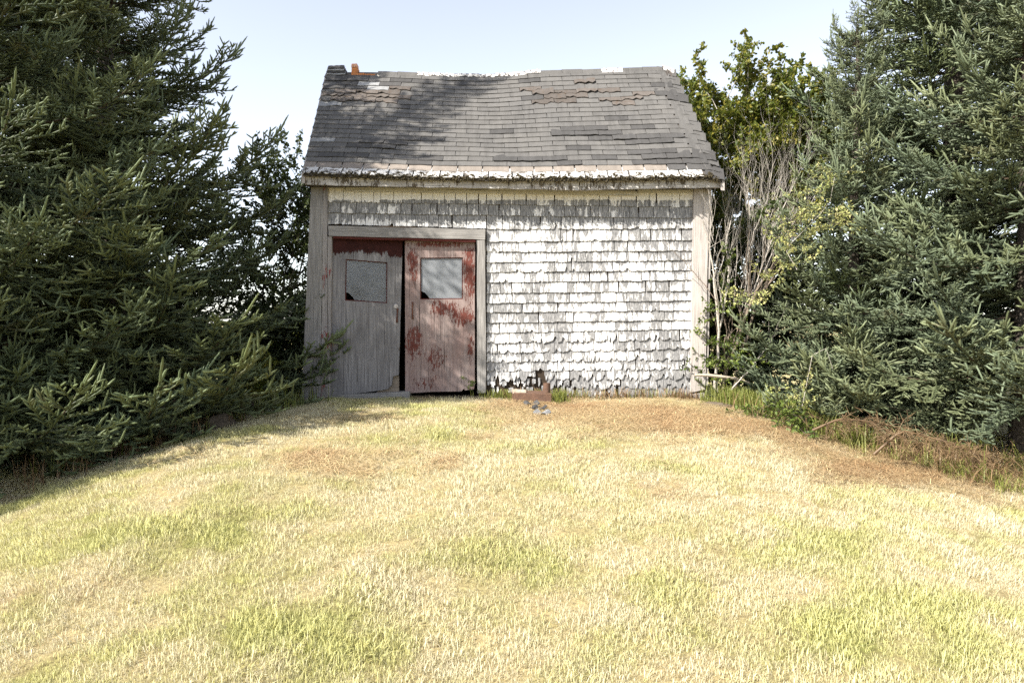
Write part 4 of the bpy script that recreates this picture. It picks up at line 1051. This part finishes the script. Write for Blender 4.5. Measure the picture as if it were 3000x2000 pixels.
for k, (x0, x1, y1, Y) in enumerate(((2150, 2170, 560, 8.6), (2175, 2215, 520, 8.7), (2185, 2285, 545, 8.75), (2200, 2350, 560, 8.6), (2140, 2120, 620, 8.4), (2195, 2320, 640, 8.5), (2160, 2240, 600, 8.5))):
    stem([(x0, 900), (x0 + (x1 - x0) * .25, 800), (x0 + (x1 - x0) * .6, 680), (x1, y1)], [Y] * 4, .006, .002, 8, .5, 60 + k, spread=.36)
# leafy sapling at the foot of the shrub, vine over the young spruce
def foliage(name, label, cat, centre, blobs, kinds, n, seed, s0, s1, stems=(), bark='pale_bark', group=None):
    q = random.Random(seed); c = Vector(centre); c.z = float(height(c.x, c.y)); o = tag(empty(name, c), label, cat, group); inv_ = Matrix.Translation(-c)
    if stems:
        tb = TB()
        for px, Y, r0, r1 in stems: tb.tube(smooth(stem_pts(px, Y), 10), np.linspace(r0, r1, 10), .5, 0, 4)
        link('stem', tb.mesh('stem', [M[bark]]), o).matrix_parent_inverse = inv_
    for k in range(n):
        x, y, Y, rx, ry = blobs[k % len(blobs)]
        a = q.uniform(0, 6.28); f = math.sqrt(q.random()); p = P(x + rx * f * math.cos(a), y + ry * f * math.sin(a), Y + q.uniform(-.12, .12))
        l = bpy.data.objects.new('leaf_spray', q.choice(kinds)); COL.objects.link(l); l.parent = o
        s = q.uniform(s0, s1); l.location = p - c; l.scale = (s, s, s); l.rotation_euler = (q.uniform(-.6, .6), q.uniform(-.7, .3), q.uniform(0, 6.28))
    return o
foliage('sapling', 'small green leafy sapling at the foot of the bare shrub', 'sapling', P(2110, 1160, 8.3), [(2105, 1120, 8.25, 45, 50), (2100, 1010, 8.3, 22, 30), (2130, 1050, 8.3, 40, 30), (2110, 920, 8.35, 20, 25), (2160, 1040, 8.45, 50, 35)], GRN, 46, 1, .6, 1.0,
        [([(2105, 1180), (2100, 1100), (2102, 1000), (2108, 910)], [8.3, 8.28, 8.3, 8.35], .007, .003)])
foliage('vine', 'pale yellow-green flowering vine draped over the young spruce', 'vine', P(2330, 1230, 7.2), [(2360, 660, 7.3, 70, 28), (2410, 590, 7.4, 30, 60), (2300, 690, 7.3, 45, 45), (2330, 760, 7.2, 30, 40), (2440, 660, 7.2, 60, 25), (2245, 830, 7.5, 20, 40), (2440, 530, 7.5, 20, 30), (2180, 880, 7.7, 15, 30), (2345, 1180, 6.9, 12, 50)], LIM, 74, 2, .5, .95,
        [([(2335, 790), (2300, 730), (2350, 680), (2430, 600), (2445, 520)], [7.2, 7.3, 7.3, 7.4, 7.5], .003, .002), ([(2350, 1190), (2380, 1040), (2420, 1020), (2440, 1080)], [6.9, 6.9, 6.9, 6.9], .003, .002)])
foliage('weed_clump', 'low yellow-green leafy weeds under the young spruce', 'weeds', P(2300, 1290, 6.9), [(2300, 1265, 6.85, 90, 45), (2370, 1250, 6.9, 50, 40), (2220, 1235, 7.2, 50, 30)], GRN, 60, 3, .55, .9)
foliage('weed_clump', 'little green weed in the corner of the red door and its jamb', 'weeds', P(1374, 1150, 8.35), [(1376, 1135, 8.36, 12, 16)], GRN, 6, 4, .3, .5)
# wispy young spruce left of the shed
ys = tag(empty('young_conifer', (P(740, 1170, 8.0).x, 8.0, float(height(P(740, 1170, 8.0).x, 8.0)))), 'wispy yellow-green young conifer in the shade left of the shed', 'shrub')
mb = MB(); mb.tube([(0, 0, -.05), (.02, 0, .4), (0, .02, .85)], [.012, .008, .003], 6); mb.build('trunk', M['bark'], ys)
qq = random.Random(5); cr = empty('crown', (0, 0, 0), ys)
for k in range(46):
    z = .08 + .75 * qq.random() ** 1.2; o = bpy.data.objects.new('leaf_spray', qq.choice(AUT)); COL.objects.link(o); o.parent = cr
    a = qq.uniform(0, 6.28); o.location = (0, 0, z); s = (.75 - .5 * z) * qq.uniform(.7, 1.1); o.scale = (s, s, s); o.rotation_euler = (0, -qq.uniform(.3, 1.0), a)

# ------------------------------------------------------------------ things lying about
def thing_mesh(mb, name, mat, label, cat, smooth=False, group=None):
    """one-mesh thing with its origin at its base"""
    xs, ys_, zs = zip(*mb.v); c = Vector((sum(xs) / len(xs), sum(ys_) / len(ys_), min(zs))); mb.v = [tuple(Vector(v) - c) for v in mb.v]
    o = mb.build(name, M[mat], None, smooth); o.location = c; return tag(o, label, cat, group)
def rock(px, py, Y, sx, sy, sz, seed, name, mat, label, cat):
    bm = bmesh.new(); bmesh.ops.create_icosphere(bm, subdivisions=3, radius=1)
    for v in bm.verts:
        n = mnoise.fractal(v.co * 1.3 + Vector((seed, 0, 0)), 1, 2, 4); v.co *= 1 + .28 * n
        v.co.x *= sx; v.co.y *= sy; v.co.z = max(-.5, v.co.z) * sz
    mb = MB(); c = P(px, py, Y); c.z = float(height(c.x, c.y)); mb.v = [tuple(v.co + c) for v in bm.verts]; mb.f = [[v.index for v in f.verts] for f in bm.faces]; bm.free()
    return thing_mesh(mb, name, mat, label, cat)
rock(648, 1262, 7.0, .17, .13, .15, 3, 'stone', 'stone', 'brown rounded stone in the shade by the left spruces', 'stone')
rock(2088, 1206, 7.85, .22, .2, .05, 8, 'flat_stone', 'stone', 'flat stone sunk in the grass at the right corner of the shed', 'stone')
rock(2140, 1276, 6.9, .035, .03, .03, 12, 'white_scrap', 'flashing', 'small pale scrap in the dry grass near the right weeds', 'scrap')
# rusty steel box with a pipe stub standing out of it
c0 = P(1582, 1188, 8.02); st = tag(empty('rusty_stand', (c0.x, 8.0, float(height(c0.x, 8.0)))), 'rusty brown steel box with a short pipe stub, before the white wall', 'stand'); si = Matrix.Translation(-st.location)
a, b, c, d = P(1507, 1151, 8.0), P(1616, 1153, 7.98), P(1616, 1190, 7.98), P(1507, 1180, 8.0)
def box_from(q4, depth, name, mat):
    mb = MB(); mb.hexa([q4[3], q4[2], q4[1], q4[0]], depth); o = mb.build(name, M[mat], st); o.matrix_parent_inverse = si
    bv = o.modifiers.new('bevel', 'BEVEL'); bv.width = .004; bv.segments = 2; return o
box_from([a, b, c, d], Vector((-.03, .22, 0.012)), 'box', 'rust')
mb = MB(); c = P(1601, 1152, 8.08); ax = Vector((.05, .02, 1)).normalized(); H = .125; mb2 = []
rows = []
for rr, z in ((.043, -.02), (.043, H), (.036, H), (.036, 0.02)):
    u = ax.orthogonal().normalized(); w = ax.cross(u); rows.append([c + ax * z + (u * math.cos(2 * math.pi * k / 20) + w * math.sin(2 * math.pi * k / 20)) * rr for k in range(20)])
mb.grid(rows, True); mb.poly(rows[-1]); o = mb.build('pipe', M['rust'], st); o.matrix_parent_inverse = si
mb = MB(); plank(mb, [(1500, 1141), (1540, 1142), (1542, 1149), (1502, 1152)], 8.04, .08, 6, .004, 'x', seed=31); thing_mesh(mb, 'wood_scrap', 'drift', 'weathered board end lying against the rusty box', 'board')
mb = MB(); mb.tube([P(2036, 1098, 8.1), P(2075, 1099, 8.12), P(2110, 1103, 8.15), P(2150, 1108, 8.2), P(2195, 1121, 8.3)], [.014, .019, .02, .017, .009], 8); thing_mesh(mb, 'broken_branch', 'drift', 'pale barkless branch jutting across the right corner of the shed', 'branch', True)
qd = random.Random(8)
for k, (x, y, w, rz, mat, lab) in enumerate(((1557, 1196, .17, .3, 'worn_r', 'dark torn roof shingle on the grass nearest the rusty box'), (1580, 1216, .15, -.35, 'dark_asphalt', 'grey torn roof shingle between two others on the grass'), (1588, 1236, .17, -.5, 'pale_asphalt', 'pale torn roof shingle lying farthest from the wall'))):
    c = P(x, y, 8); k2 = (CAM_Z - 0) ; 
    Y = 7.75 - .28 * k; cx = P(x, y, Y).x; z = float(height(cx, Y)) + .035
    mb = MB(); n = 6; rows = []
    for j in range(3):
        rows.append([Matrix.Rotation(rz, 3, 'Z') @ Vector(((i / n - .5) * w, (j / 2 - .5) * .11 + qd.uniform(-.01, .01), .02 * math.sin(i * 1.3 + k) + .012 * j)) + Vector((cx, Y, z)) for i in range(n + 1)])
    mb.grid(rows); mb.grid([[p - Vector((0, 0, .006)) for p in r_[::-1]] for r_ in rows])
    thing_mesh(mb, 'roof_shingle_scrap', mat if mat in M else 'dark_asphalt', lab, 'shingle', group='torn roof shingles fallen on the lawn')
# dead boughs under the right spruces
for k, (pts, Y, lab) in enumerate((([(2560, 1330), (2640, 1260), (2760, 1290), (2870, 1330)], 6.0, 'brown dead bough lying under the spruce at the right edge'),
                                   ([(2380, 1260), (2460, 1225), (2560, 1235), (2640, 1255)], 6.6, 'brown dead bough caught low between the two blue-green spruces'))):
    tb = TB(); ends = []; qn = np.random.default_rng(400 + k); pp = smooth(stem_pts(pts, [Y, Y - .05, Y - .05, Y]), 12); tb.tube(pp, np.linspace(.014, .004, 12), .2, 0, 5)
    for i in range(2, 12):
        for s in range(7):
            d = unit(np.array([qn.normal(.3, .6), qn.normal(-.2, .6), qn.normal(-.25, .45)])); L = qn.uniform(.1, .3); e = pp[i] + d * L + np.array([0, 0, -.06]); tb.tube([pp[i], pp[i] + d * L * .55, e], [.003, .0025, .001], .3, 0, 3)
            for u in range(8):
                f = qn.random(); b0 = pp[i] + (e - pp[i]) * f; d2 = unit(d + qn.normal(0, .8, 3)); tb.tube([b0, b0 + d2 * qn.uniform(.04, .10)], [.002, .0008], qn.random(), 0, 3)
    o = link('dead_bough', tb.mesh('dead_bough', [M['dead']])); tag(o, lab, 'branch', 'dead boughs under the right spruces')
